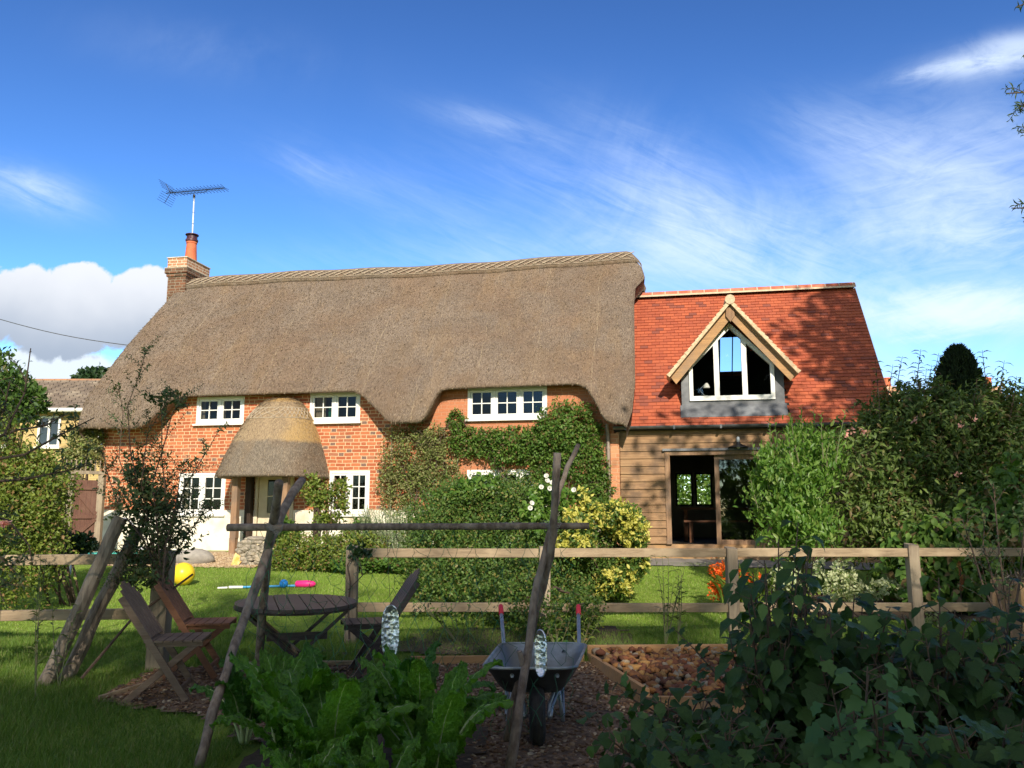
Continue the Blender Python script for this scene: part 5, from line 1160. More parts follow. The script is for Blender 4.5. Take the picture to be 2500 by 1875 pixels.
def rocks(name,poly,n,rmin,rmax,mat,dz,parent=None,flat=.6):
    V=[];F=[];At=[]
    ico=[(0,0,1),(.9,0,.4),(.28,.85,.42),(-.72,.52,.4),(-.72,-.52,.4),(.28,-.85,.42),(.72,.52,-.4),(-.28,.85,-.4),(-.9,0,-.4),(-.28,-.85,-.4),(.72,-.52,-.4),(0,0,-1)]
    fc=[(0,1,2),(0,2,3),(0,3,4),(0,4,5),(0,5,1),(1,6,2),(2,6,7),(2,7,3),(3,7,8),(3,8,4),(4,8,9),(4,9,5),(5,9,10),(5,10,1),(1,10,6),(11,7,6),(11,8,7),(11,9,8),(11,10,9),(11,6,10)]
    x0,x1=min(p[0] for p in poly),max(p[0] for p in poly); y0,y1=min(p[1] for p in poly),max(p[1] for p in poly); c_=0
    while c_<n:
        x,y=random.uniform(x0,x1),random.uniform(y0,y1)
        if not inpoly(x,y,poly): continue
        c_+=1; r_=random.uniform(rmin,rmax); M=Matrix.Rotation(random.random()*6,3,'Z')@Matrix.Rotation(random.random()*.9,3,'X'); b0=len(V); rr=random.random()
        for v in ico: q=M@Vector((v[0]*random.uniform(.55,1.35)*r_,v[1]*random.uniform(.55,1.3)*r_*.8,v[2]*random.uniform(.6,1.2)*r_*flat)); V.append((x+q.x,y+q.y,gz(y)+dz+q.z+random.uniform(0,.02)*(rmax>.03)))
        At+= [rr]*12; F+=[(b0+a_,b0+b__,b0+c__) for a_,b__,c__ in fc]
    o=emit(name,V,np.array(F),mat,parent,loc=(0,0,0) if parent is None else None,attr=At); o['kind']='stuff'; return o
def rndmat(name,stops,rough=.9):
    m,t,p=newmat(name); a=t.new('ShaderNodeAttribute'); a.attribute_name='rnd'; cr=t.new('ShaderNodeValToRGB'); t.put(cr.inputs[0],a.outputs['Fac']); cr.color_ramp.interpolation='CONSTANT'
    while len(cr.color_ramp.elements)<len(stops): cr.color_ramp.elements.new(.5)
    for i,c_ in enumerate(stops): cr.color_ramp.elements[i].position=i/len(stops); cr.color_ramp.elements[i].color=c4(c_)
    co=t.new('ShaderNodeTexCoord').outputs['Object']; t.put(p.inputs['Base Color'],t.mix(t.m('MULTIPLY',t.noise(co,60,4),.6),cr.outputs[0],(.09,.06,.04))); p.inputs['Roughness'].default_value=rough; p.inputs['Specular IOR Level'].default_value=.15; return m
RUB=rndmat('broken_brick',[(.42,.19,.06),(.28,.10,.045),(.40,.22,.09),(.15,.06,.035),(.46,.25,.08),(.40,.32,.22),(.22,.08,.045),(.34,.14,.05)])
rocks('broken_brick',[(B0[0]+.06,B0[1]-.05),(B1[0]-.05,B1[1]-.05),(B3[0]-.05,B3[1]+.05),(B2[0]+.06,B2[1]+.05)],950,.022,.06,RUB,.11,rb)
CHIP=rndmat('wood_chips',[(.26,.15,.08),(.17,.09,.05),(.40,.27,.16),(.11,.06,.04),(.22,.125,.07),(.55,.43,.29),(.17,.09,.05),(.31,.19,.11)])
tag(rocks('wood_chips',CHIPP,15000,.009,.026,CHIP,.026,flat=.35),'brown and tan bark chippings covering the path under the wheelbarrow','wood chips')
tag(rocks('gravel_stones',[(-7.6,15.5),(-4.6,15.2),(-4.4,17.3),(-8.8,18.0),(-8.9,17.3),(-6.6,17.0)],5000,.012,.03,rndmat('gravel_stone',[(.6,.45,.27),(.5,.36,.2),(.7,.55,.36),(.4,.28,.17)]),.02),'honey coloured gravel stones on the path below the cottage','gravel')
ROCKS_EXTRA=True
def edging(p,q,lb_,z=.10,h=.09,mat=TIMBER):
    tag(MB().bar((p[0],p[1],gz(p[1])+h/2),(q[0],q[1],gz(q[1])+h/2),.03,h).build('edging_board',mat,bev=.004),lb_,'edging board')
edging((-3.28,6.93),(-3.0,7.55),'short timber edging board in front of the garden chairs',h=.05,mat=RAIL); 
edging((-2.76,8.03),(-1.4,8.06),'weathered edging board behind the garden table',h=.06,mat=RAIL); edging((-.95,8.1),(-.05,8.14),'orange timber edging board behind the wheelbarrow'); edging((-.02,8.15),(.68,8.18),'short orange edging board next to the raised bed')
edging((1.05,3.4),(1.0,5.0),'dark timber edging board in the front right shade',h=.12,mat=RAIL)
# ================================================================ GRASS
def blades(name,label,n,region,h,w_,yexp=1.0,kind='stuff',dens=None):
    P=[];x0,x1,y0,y1=region
    k=0; tot=0
    Y=y0+(y1-y0)*RNG.random(n*2)**yexp; X=(RNG.random(n*2)*2-1)*(.66*Y+.5)
    keep=[]
    for x,y in zip(X,Y):
        if x<x0 or x>x1: continue
        if inpoly(x,y,CHIPP) or (x>2.7 and y<6.6) or (x>4.2 and y>10.3) or (-1.75<x<-.2 and y<6.2) or (x>1.0 and y<8.5): continue
        if y>15.3 and -8.5<x<-4.5: continue
        if y>15.6-.19*x+ .9: continue
        keep.append((x,y)); 
        if len(keep)>=n: break
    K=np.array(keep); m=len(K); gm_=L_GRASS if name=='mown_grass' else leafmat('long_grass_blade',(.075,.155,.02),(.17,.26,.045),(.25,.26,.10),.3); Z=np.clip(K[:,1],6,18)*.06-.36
    hh=h*RNG.uniform(.5,1.4,m)*(1+.5*np.sin(K[:,0]*2.1)*np.sin(K[:,1]*1.7)); a=RNG.random(m)*math.pi*2; lean=RNG.normal(size=(m,2))*.45
    dx=np.cos(a)*w_;dy=np.sin(a)*w_; V=np.empty((m,3,3)); V[:,0]=np.stack([K[:,0]-dx,K[:,1]-dy,Z-.003],1); V[:,1]=np.stack([K[:,0]+dx,K[:,1]+dy,Z-.003],1); V[:,2]=np.stack([K[:,0]+lean[:,0]*hh,K[:,1]+lean[:,1]*hh,Z+hh],1)
    o=emit(name,V.reshape(-1,3),np.arange(m*3).reshape(-1,3),gm_,loc=(0,0,0),attr=np.repeat(RNG.random(m),3)); tag(o,label,'grass',kind=kind)
blades('mown_grass','short sunny mown lawn grass behind the fence',170000,(-12,9,9.0,17.5),.026,.0045,.8)
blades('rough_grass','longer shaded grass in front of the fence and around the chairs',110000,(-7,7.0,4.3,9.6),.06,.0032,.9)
# ================================================================ TREES AND HEDGES BEHIND
def tree(name,label,base,blobs,n,L,W,mat,tr=.18,group=None,limbs=7,**k):
    th=thing(name,label,'tree',base,group=group); lb=LB(); blobs_fill(lb,blobs,n,L,W,**k); lb.build('crown',mat,th)
    mb=MB(); b0=Vector(base); c_=Vector(blobs[0][0]); mid=Vector((c_.x,c_.y,c_.z-blobs[0][1][2]*.3)); mb.tube([b0-Vector((0,0,.1)),b0.lerp(mid,.5)+Vector((.1,0,0)),mid],[tr,tr*.75,tr*.45],9)
    for i in range(limbs):
        c,r=random.choice(blobs); s_=b0.lerp(mid,random.uniform(.5,.95)); e=Vector(c)+Vector((random.uniform(-.7,.7)*r[0],random.uniform(-.7,.7)*r[1],random.uniform(-.2,.7)*r[2])); mb.tube([s_,s_.lerp(e,.5)+Vector((0,0,.2)),e],[tr*.35,tr*.22,tr*.06],6)
    mb.build('trunk',TWIG,th,smooth=True); return th
tree('round_tree','leafy green tree rising behind the left end of the hedge',(-12.2,21,.7),[pb(20,975,21,62,72),pb(75,985,20.6,35,48),pb(-70,950,21.5,110,100)],7500,.16,.09,L_TREE,clump=20,csig=.2)
tree('distant_tree','small dark treetop above the tiled roof of the yellow brick house',(-33,60,.7),[pb(228,935,60,38,28),pb(205,945,60,26,18),pb(250,938,60,24,24)],2500,.45,.3,L_DARK,tr=.3,csig=.3)
# back hedge seen through the extension
shrub('clipped_back_hedge','sunlit green hedge seen through the rear windows of the extension','hedge',tuple(H(3.8,15,.7)),[(tuple(H(a,15,b_)),(1.3,.7,1.5)) for a in (2.4,3.8,5.2) for b_ in (1.8,3.2)],15000,.14,.09,L_BAY,nst=4,shell=.3)
shrub('broad_hedge','large yellowish green shrub filling the left edge behind the fence','shrub',(-5.9,11.4,gz(11.4)),[pb(60,1210,11,120,120),pb(-60,1180,11,130,170),pb(20,1330,10.6,130,140),pb(100,1260,11.2,70,90),pb(40,1150,11.4,90,60)],30000,.055,.03,L_HEDGE,nst=10,clump=10,csig=.10)
shrub('ivy_shrub','dull green shrub against the yellow house beside the gate','shrub',(-9.7,19,.7),[pb(205,1100,19,45,60),pb(232,1060,19,22,50)],5000,.07,.045,L_DRY,csig=.1)
shrub('low_leafy_plant','low dark leafy plant at the foot of the brown side gate','plant',(-7.2,13.4,gz(13.4)),[pb(130,1340,13.2,60,38),pb(185,1330,13.2,40,25)],3500,.09,.06,L_DARK,csig=.08)
# ================================================================ CLIMBERS AND SHRUBS ALONG THE COTTAGE
def hpb(px,py,n,rx,rz_,rn=.18):
    r_=ray(px,py); k=(n+HO.dot(HN))/(Vector((r_[0],r_[1],0)).dot(HN)); c=Vector((k*r_[0],k*r_[1],CAMH+k*r_[2])); sc=k/FPX*1.02
    return (tuple(c),(rx*sc,rn,rz_*sc))
def climber(name,label,blobs,n,L,W,mat,base,**k):
    th=thing(name,label,'climber',base); lb=LB(); blobs_fill(lb,blobs,n,L,W,**k); lb.build('foliage',mat,th); stems_up(th,base,blobs,12,.014); 
    mb=MB()
    for i in range(60):
        c,r=random.choice(blobs); a=Vector(c)+Vector((random.uniform(-1,1)*r[0],-.1,random.uniform(-.9,.5)*r[2])); e=a+Vector((random.uniform(-.3,.3),random.uniform(-.12,0),random.uniform(-.25,.2))); mb.tube([a,(a+e)/2+Vector((0,-.05,.08)),e],.004,4,cap=False)
    mb.build('tendril',TWIG,th); return th
climber('dry_climber','brownish twiggy climber covering the wall left of the lower right window',[hpb(1010,1110,-.12,80,75),hpb(985,1190,-.12,60,70),hpb(1070,1150,-.12,60,80),hpb(1060,1070,-.12,50,30),hpb(1100,1225,-.12,45,50)],12000,.055,.032,L_DRY,tuple(H(-1.8,-.15,.72)),csig=.12,clump=8)
climber('evergreen_climber','dense green climber in a mound and band around the right hand windows',[hpb(1385,1050,-.2,78,68,.3),hpb(1330,1090,-.15,80,55,.25),hpb(1250,1090,-.15,75,45,.22),hpb(1160,1080,-.12,60,36,.2),hpb(1115,1030,-.1,22,30,.1),hpb(1425,1130,-.15,55,80,.25),hpb(1460,1190,-.12,30,60,.2),hpb(1345,1150,-.12,50,40,.2)],22000,.07,.038,L_CLIMB,tuple(H(1.0,-.2,.72)),csig=.11,clump=10)
# trellis
tr_=thing('wall_trellis','thin wooden trellis battens on the brick wall behind the climbers','trellis',tuple(H(-1.2,-.03,.8)),-HA)
mb=MB(True)
for s_ in (-2.6,-1.15,-1.45,1.65,1.95): MB(True).box(s_-.015,s_+.015,-.035,-.012,.9,3.3).build('batten',POSTM,tr_)
for z in (1.3,1.9,2.5,3.1): MB(True).box(-2.6,-1.15,-.05,-.036,z-.012,z+.012).build('batten',POSTM,tr_); MB(True).box(1.65,1.95,-.05,-.036,z-.012,z+.012).build('batten',POSTM,tr_)
rbx=thing('rose_bush','slender leafy rose bush growing beside the porch post','rose bush',tuple(at(780,1330,15.6)))
lb=LB(); blobs_fill(lb,[pb(790,1215,15.6,45,38),pb(825,1200,15.6,28,28),pb(770,1190,15.6,28,28)],2600,.07,.045,L_BAY,csig=.14,clump=7) if False else blobs_fill(lb,[pb(790,1215,15.6,48,36),pb(832,1195,15.6,26,28),pb(762,1190,15.6,22,34),pb(800,1270,15.6,36,30),pb(840,1240,15.6,18,20)],2300,.07,.042,csig=.17,clump=6,shell=.45); lb.build('foliage',L_HEDGE,rbx)
mb=MB()
for k in range(9):
    e=at(random.uniform(750,850),random.uniform(1160,1230),15.6); b0=at(795+random.uniform(-12,12),1345,15.5); b0.z=gz(15.5); mb.tube([b0,b0.lerp(e,.5)+Vector((random.uniform(-.1,.1),0,.05)),e],[.014,.010,.005],5)
mb.build('stem',TWIG,rbx)
shrub('low_mounded_shrub','low mounded olive green shrub in front of the white wall base','shrub',(-3.4,15.0,gz(15)),[pb(730,1345,14.9,60,45),pb(800,1350,14.9,70,42),pb(860,1345,14.9,50,45),pb(900,1350,14.8,45,45),pb(690,1360,14.8,30,30)],13000,.055,.03,L_HEDGE,csig=.09,clump=9)
shrub('broad_leaved_plant','bright green broad leaved plant between the rubble wall and the mounded shrub','plant',(-4.1,15.2,gz(15.2)),[pb(700,1310,15.2,28,38)],1500,.11,.05,L_CLIMB,csig=.09)
shrub('ivy_ground_cover','dark trailing ivy along the foot of the cottage border','ground cover',(-1.9,14.5,gz(14.5)),[pb(930,1370,14.6,60,18),pb(860,1378,14.6,60,14),pb(990,1375,14.4,40,18),pb(880,1300,15.2,40,28)],4200,.07,.055,L_CLIMB,csig=.09,nst=0)
lv=thing('lavender_bush','tall pale grey green rosemary like bush with upright stems','bush',(-2.1,15.3,gz(15.3)))
lb=LB(); mb=MB()
for k in range(300):
    b0=at(random.uniform(905,1015),1345,15.2+random.uniform(-.3,.3)); b0.z=gz(15.2); f=(b0.x+1.98)/.6; e=b0+Vector((f*.35+random.uniform(-.12,.12),random.uniform(-.2,.1),random.uniform(.6,1.12)))
    spray(mb,lb,[b0,b0.lerp(e,.6)+Vector((0,0,.05)),e],.004,30,.06,.017,.55,.9,.1)
lb.build('foliage',L_LAV,lv); mb.build('stem',STEM,lv)
big=thing('large_clipped_shrub','huge rounded olive green shrub behind the fence and bean frame','shrub',(.4,12.4,gz(12.4)))
BB=[pb(1080,1290,12.2,95,90,1.0),pb(1160,1250,12.5,110,80,1.0),pb(1250,1270,12.4,110,85,1.1),pb(1340,1300,12.4,110,95,1.1),pb(1440,1330,12.5,95,90,1.0),pb(1090,1400,11.6,95,100,1.0),pb(1200,1430,11.2,110,100,.9),pb(1330,1420,11.5,100,110,.9),pb(1150,1340,12,110,100,1.1),pb(1250,1350,12,120,110,1.1),pb(1280,1480,10.6,90,80,.7),pb(1180,1500,10.4,70,70,.6),pb(1470,1370,12.2,70,80,.9),pb(1060,1340,11.6,62,110,.8),pb(1065,1460,11.0,65,80,.7),pb(1330,1500,9.25,95,55,.42),pb(1420,1480,9.4,50,60,.4),pb(1270,1440,9.7,90,90,.4),pb(1240,1215,12.3,100,50,.9),pb(1130,1215,12.4,80,45,.9)]
lb=LB(); blobs_fill(lb,BB,95000,.044,.026,shell=.22,clump=9,csig=.10,noise=.16); lb.build('foliage',L_BOX,big); stems_up(big,(.3,12.2,gz(12.2)),BB,16,.025)
gd=thing('golden_variegated_shrub','bright yellow variegated shrub at the right edge of the huge shrub','shrub',(1.3,12.0,gz(12)))
GB_=[pb(1505,1265,11.6,55,42,.5),pb(1545,1300,11.7,32,45,.5),pb(1400,1285,11.2,52,45,.4),pb(1440,1245,11.5,22,25,.3),pb(1545,1370,11.6,34,45,.5),pb(1410,1325,11.0,45,28,.35),pb(1500,1420,11.4,42,32,.4),pb(1425,1225,11.4,14,30,.3)]
lb=LB(); blobs_fill(lb,GB_,4700,.062,.034,clump=11,csig=.07,shell=.2); lb.build('foliage',L_YELLOW,gd,'o'); lb=LB(); blobs_fill(lb,GB_,8500,.055,.03,clump=11,csig=.09,shell=.3); lb.build('green_foliage',L_BOX,gd); stems_up(gd,(1.3,12,gz(12)),GB_,8)
# bindweed with white trumpets
bw=thing('bindweed','heart leaved bindweed with white trumpet flowers climbing over the huge shrub','climbing plant',(.1,11.3,gz(11.3)))
lb=LB(); blobs_fill(lb,[pb(1310,1260,11.35,42,60,.3),pb(1330,1215,11.4,36,35,.3),pb(1170,1185,11.9,60,25,.3),pb(1380,1215,11.5,28,28,.3),pb(1120,1205,11.9,50,20,.3)],1300,.085,.06,csig=.07,clump=7,axis_up=-.5); lb.build('foliage',L_BAY,bw,'c')
for px,py in ((1335,1165),(1321,1192),(1341,1194),(1296,1231),(1294,1242),(1402,1198),(1334,1176),(1348,1181)):
    q=at(px,py,11.05); mb=MB(); c0=q; prf=[(.005,0),(.010,.02),(.018,.035),(.033,.045)]
    d=Vector((random.uniform(-.3,.4),-1,random.uniform(.1,.5))).normalized(); M=d.to_track_quat('Z','Y').to_matrix(); m5=MB(); m5.lathe((0,0,0),prf,12); mb.v=[tuple(c0+M@Vector(v)) for v in m5.v]; mb.f=m5.f; mb.build('flower',L_WHITE,bw,smooth=True)
# ================================================================ RIGHT HAND SHRUBS
def shoots(th,pts,Y,L,W,mat,stemmat,n=14,base_dy=.9,tpl='c',pair=False,sp=.8,upw=.25):
    lb=LB(); mb=MB()
    for (px,py,bx,by) in pts:
        y=Y+random.uniform(-.5,.5); e=at(px,py,y); b0=at(bx,by,y); spray(mb,lb,[b0,b0.lerp(e,.5)+Vector((random.uniform(-.05,.05),0,0)),e],.012,n,L,W,sp,upw,.08,pair=pair)
    lb.build('shoot_leaves',mat,th,tpl); mb.build('shoot',stemmat,th)
bay=thing('bright_upright_shrub','bright green glossy upright shrub in front of the sliding doors','shrub',(4.1,12.3,gz(12.3)))
lb=LB(); BBY=[pb(1940,1190,12.3,85,130,.7),pb(1890,1240,12.2,65,100,.6),pb(1990,1130,12.5,75,95,.6),pb(1960,1290,12.0,90,70,.7),pb(1870,1150,12.2,35,50,.4)]
blobs_fill(lb,BBY,5600,.10,.040,shell=.38,clump=6,csig=.12,upb=.1,axis_up=1.1); lb.build('foliage',L_BAY,bay,'o'); stems_up(bay,(4.1,12.3,gz(12.3)),BBY,14,.014,STEM)
shoots(bay,[(1835,1075,1860,1210),(1850,1150,1870,1260),(1878,1025,1895,1140),(1890,1020,1915,1160),(1925,1045,1940,1160),(1955,990,1965,1120),(1985,1000,1990,1130),(2005,1010,2010,1120),(2065,1000,2040,1130),(1830,1155,1850,1240),(1930,1010,1950,1130),(2030,1060,2020,1160),(1905,1090,1915,1200)],12.3,.12,.045,L_BAY,STEM,n=16,tpl='o',sp=.55,upw=.8)
wg=thing('tall_arching_shrub','very tall olive green shrub with long leafy shoots on the right','shrub',(6.6,13,gz(13)))
BW=[pb(2130,1150,13,110,130,1.0),pb(2250,1120,13.2,130,150,1.1),pb(2380,1140,13.2,120,160,1.1),pb(2110,1260,12.6,110,90,.9),pb(2240,1270,12.5,120,100,1.0),pb(2380,1290,12.4,130,110,1.0),pb(2480,1150,13,100,140,1.0),pb(2180,1030,13.3,70,60,.8),pb(2330,1020,13.3,90,60,.8),pb(2200,985,13.3,45,40,.6),pb(2270,975,13.4,40,45,.6),pb(2430,985,13.4,60,50,.7),pb(2490,1010,13.4,50,60,.7),pb(2140,1010,13.2,30,50,.5)]
lb=LB(); blobs_fill(lb,BW,30000,.11,.042,shell=.25,clump=10,csig=.14,axis_up=-.25,upb=.5); lb.build('foliage',L_WEIG,wg,'c'); stems_up(wg,(6.6,13,gz(13)),BW,22,.02,REDTWIG)
pts=[]
for (px,py) in ((2137,880),(2165,955),(2180,890),(2203,870),(2248,853),(2232,905),(2292,862),(2275,890),(2398,855),(2452,880),(2482,918),(2420,930),(2210,930),(2262,900),(2150,1020),(2100,1065),(2080,1075),(2125,1000),(2300,950),(2350,985),(2385,925),(2335,1010),(2290,980),(2470,980),(2440,1000)):
    pts.append((px,py,px+random.uniform(-30,20),py+random.uniform(120,190)))
shoots(wg,pts,13.1,.19,.062,L_WEIG,TWIG,n=11,pair=True,sp=.95,upw=.28)
for px,py in ((2080,1048),(2103,1050),(2235,1025),(2346,1040),(2378,1022),(2340,1158),(2442,1163),(2110,1055),(2072,1060)):
    q=at(px,py,12.0); lb=LB(); lb.add([tuple(q+Vector(tuple(RNG.normal(size=3)*.02))) for _ in range(9)],rdir(9),rdir(9),.05,.03); lb.build('flower_cluster',L_PINK,wg)

cf=thing('dark_conifer','tall narrow dark conifer standing behind the arching shrub','tree',(8.2,16.5,.66))
lb=LB(); cc=at(2348,1000,16.5); n=26000; hh=RNG.random(n); top=at(2335,856,16.5).z; zb0=2.2; Z=zb0+(top-zb0)*hh; rad=np.interp(top-Z,[0,.10,.24,.5,.9,1.4,2.6],[.03,.12,.20,.28,.38,.50,.80])*np.where(RNG.random(n)<.7,RNG.uniform(.78,1.16,n),RNG.random(n)); ang=RNG.random(n)*6.283; rad*=1+.10*np.sin(ang*5+Z*3)+.07*np.sin(ang*11-Z*7)
P=np.stack([cc.x+rad*np.cos(ang),16.5+rad*np.sin(ang),Z],1); A=np.stack([np.cos(ang)*.5,np.sin(ang)*.5,np.ones(n)],1)+RNG.normal(size=(n,3))*.3; lb.add(P,A,rdir(n),RNG.uniform(.08,.19,n),np.full(n,.04)); lb.build('crown',L_CONIF,cf); mb=MB(); mb.tube([(cc.x,16.5,.6),(cc.x,16.5,top-.4)],[.12,.03],8); mb.build('trunk',TWIG,cf)
shrub('heart_leaved_shrub','bright green broad leaved shrub low behind the right fence rails','shrub',(5.6,11,gz(11)),[pb(2300,1330,11.2,130,60,.6),pb(2440,1300,11,100,90,.6),pb(2300,1440,10.8,100,45,.4),pb(2200,1400,10.9,60,60,.4),pb(2400,1420,10.7,80,50,.4),pb(2480,1230,11.2,60,110,.5)],5200,.13,.085,L_CLIMB,'c',csig=.13,clump=8,axis_up=-.8,upb=.6)
shrub('cream_variegated_shrub','low cream and green variegated shrub behind the right fence','shrub',(4.0,11.0,gz(11)),[pb(2040,1430,10.9,65,35,.35),pb(1915,1420,10.9,35,38,.3),pb(2150,1440,10.8,50,22,.3),pb(2025,1395,11,35,25,.3),pb(2290,1510,10.0,30,18,.2)],2600,.055,.032,L_VAR,csig=.07)
cr=thing('orange_crocosmia','clump of fiery orange crocosmia flowers with strap leaves behind the fence post','flowers',(3.3,11.4,gz(11.4)))
lb=LB(); blobs_fill(lb,[pb(1755,1405,11.3,22,50,.2),pb(1815,1425,11.3,45,35,.25),pb(1745,1440,11.2,20,25,.15),pb(1855,1428,11.3,25,12,.15)],1100,.05,.022,csig=.05,clump=8); lb.build('flowers',L_CROC,cr)
lb=LB(); mb=MB()
for k in range(120):
    b0=at(random.uniform(1760,1890),1478,11.2+random.uniform(-.2,.2)); b0.z=gz(11.2); d=Vector((random.uniform(-1,1),random.uniform(-.6,.3),random.uniform(.9,1.8))); L_=random.uniform(.3,.62); lb.add([tuple(b0)],tuple(d),tuple(d.orthogonal()),L_,.028)
lb.build('strap_leaves',L_STRAP,cr,'c')
tw=thing('dead_flower_spike','rusty dead flower spike among the leaves right of the fence post','plant',tuple(at(2345,1450,10.6)))
lb=LB(); 
for k in range(40): q=at(2345+random.uniform(-5,5),random.uniform(1375,1445),10.4); lb.add([tuple(q)],(random.uniform(-.5,.5),-.3,.6),(0,-1,.2),.05,.02)
lb.build('seed_head',leafmat('rust',(.35,.12,.05),(.45,.2,.1)),tw); mb=MB(); mb.tube([at(2345,1375,10.42),at(2347,1500,10.42)],.006,5); mb.build('stem',TWIG,tw)
wp=thing('wooden_planter','weathered wooden planter box at the right edge behind the fence','planter',tuple(at(2480,1480,8.8)))
mb=MB(); q=at(2490,1420,9.0); mb.box(q.x-.12,q.x+.7,8.8,9.3,gz(9),q.z); mb.build('box',OAKB,wp,bev=.01); lb=LB(); lb.add(np.stack([q.x+RNG.uniform(-.15,.6,300),8.9+RNG.uniform(-.1,.3,300),q.z+RNG.uniform(0,.04,300)],1),rdir(300)+[0,0,.3],rdir(300),.12,.008); lb.build('dry_straw',STRAW,wp)
mb=MB(); 
for k in range(4): mb.tube([at(2425,1415,9.0)+Vector((0,0,0)),at(2425,1520,9.0)],.03,7) if k==0 else None
mb.build('stake',OAKZ,wp)
# weeds in front of the fence
def weed(px,py,Y,hpx,label,n=5,L=.12,W=.02,mat=L_WEED,nl=10,sp=.9,upw=.6,spread=40,tpl='c'):
    b0=at(px,py,Y); b0.z=gz(Y); th=thing('weed_plant',label,'weed',tuple(b0)); lb=LB(); mb=MB()
    for k in range(n):
        e=at(px+random.uniform(-spread,spread),py-hpx*random.uniform(.65,1),Y); spray(mb,lb,[b0,b0.lerp(e,.5)+Vector((random.uniform(-.03,.03),0,.02)),e],.006,nl,L,W,sp,upw,.2)
    lb.build('leaves',mat,th,tpl); mb.build('stem',STEM,th); return th
weed(1625,1600,8.9,265,'thin bamboo like weed with narrow leaves in front of the fence',7,.12,.015,spread=55)
weed(1655,1560,8.9,225,'slim willowy weed reaching above the top fence rail',3,.14,.018,spread=20)
weed(2065,1500,9.9,170,'narrow leaved plant poking above the right rail by the variegated shrub',4,.16,.022,spread=25)
weed(95,1600,7.0,250,'spindly willowherb beside the leaning logs',3,.13,.022,spread=30)
weed(150,1610,7.3,140,'small leafy sprig at the foot of the left split log',2,.12,.03,spread=45)
weed(1120,1560,9.0,110,'clump of nettles between the fence and the edging board',9,.09,.035,L_CLIMB,9,spread=110)
weed(1420,1585,8.8,110,'loose leafy weeds at the base of the huge shrub right of the wheelbarrow',9,.09,.03,L_HEDGE,9,spread=70)
weed(1360,1580,8.6,90,'fern like plant behind the right wheelbarrow handle',7,.12,.04,L_CLIMB,8,spread=35)
weed(1160,1620,8.45,45,'low creeping weeds on the bare border soil',12,.06,.03,L_CLIMB,6,spread=120)
# ivy stem on fence post
iv=thing('dead_vine','bare twisted vine clinging to the left end post of the sunny fence','vine',(-1.8,9.0,gz(9)))
mb=MB(); mb.tube([at(853,1560,9.0),at(850,1480,9.02),at(856,1420,9.0),at(848,1380,9.0),at(870,1345,9.0)],[.013,.011,.01,.008,.005],6); mb.tube([at(850,1440,9.0),at(885,1405,8.98),at(878,1370,8.98)],.006,5); mb.build('stem',TWIG,iv)
lb=LB(); blobs_fill(lb,[pb(868,1345,9.0,18,16,.1),pb(895,1348,9.0,14,12,.1)],150,.05,.035,csig=.04); lb.build('leaves',L_DARK,iv,'o')
# ================================================================ SHADED SAPLING ON THE LEFT
def branchy(th,stems,Y,nt,tl,nl,L,W,mat,r0=.014,tpl='c',spread=.8,yj=.25):
    lb=LB(); mb=MB()
    for st in stems:
        y=Y+random.uniform(-yj,yj); P=[at(px,py,y+random.uniform(-.05,.05)) for px,py in st]; m=len(P); mb.tube(P,[r0*(1-.75*i/(m-1)) for i in range(m)],6)
        spray(None,lb,P,.001,nl,L,W,.9,.5,.35)
        for k in range(nt):
            f=random.uniform(.08,.97); x=f*(m-1); j=min(int(x),m-2); p=P[j].lerp(P[j+1],x-j); d=(P[j+1]-P[j]).normalized(); s_=Vector((random.uniform(-1,1),random.uniform(-.6,.6),random.uniform(-.1,.5))).normalized()
            e=p+(d*.6+s_*.8).normalized()*tl*random.uniform(.4,1.15)*(1.15-.6*f); spray(mb,lb,[p,p.lerp(e,.5)+Vector((0,0,.02)),e],r0*.25,int(nl*.6),L,W,.9,.5,.1)
    lb.build('leaves',mat,th,tpl); mb.build('branches',TWIG,th)
sp_=thing('young_fruit_tree','slim dark leaved young fruit tree in the shade behind the left fence post','tree',(-3.3,7.75,gz(7.75)))
stems=[[(395,1440),(372,1340),(345,1220),(318,1100),(312,990),(345,900),(358,852)],[(395,1440),(385,1300),(372,1180),(405,1070),(420,1010),(450,960)],[(390,1420),(350,1290),(320,1200),(290,1120),(300,1010),(290,940)],[(398,1400),(420,1290),(450,1190),(500,1110),(535,1050)],[(390,1400),(345,1310),(290,1240),(260,1150),(250,1090)],[(395,1410),(410,1250),(395,1120),(395,1000),(425,960)],[(398,1420),(440,1330),(490,1260),(530,1235)],[(392,1440),(340,1380),(295,1350),(262,1340)],[(395,1430),(360,1260),(345,1180),(360,1060),(390,1010)],[(396,1440),(405,1330),(430,1230),(440,1160),(470,1130)],[(392,1450),(370,1380),(330,1400),(300,1440)]]
branchy(sp_,stems,7.75,24,.38,20,.052,.026,L_APPLE,.009)
lb=LB(); blobs_fill(lb,[pb(380,1300,7.8,75,75,.3),pb(340,1220,7.8,60,60,.3),pb(400,1230,7.8,60,70,.3),pb(370,1400,7.7,75,40,.25),pb(410,975,7.8,50,25,.15),pb(345,1150,7.8,40,60,.2)],2300,.055,.028,csig=.12,clump=6,shell=.4); lb.build('inner_leaves',L_APPLE,sp_,'c')
ap=thing('overhanging_apple_branch','dark apple tree boughs reaching in from the left edge','tree',(-4.6,5.6,0))
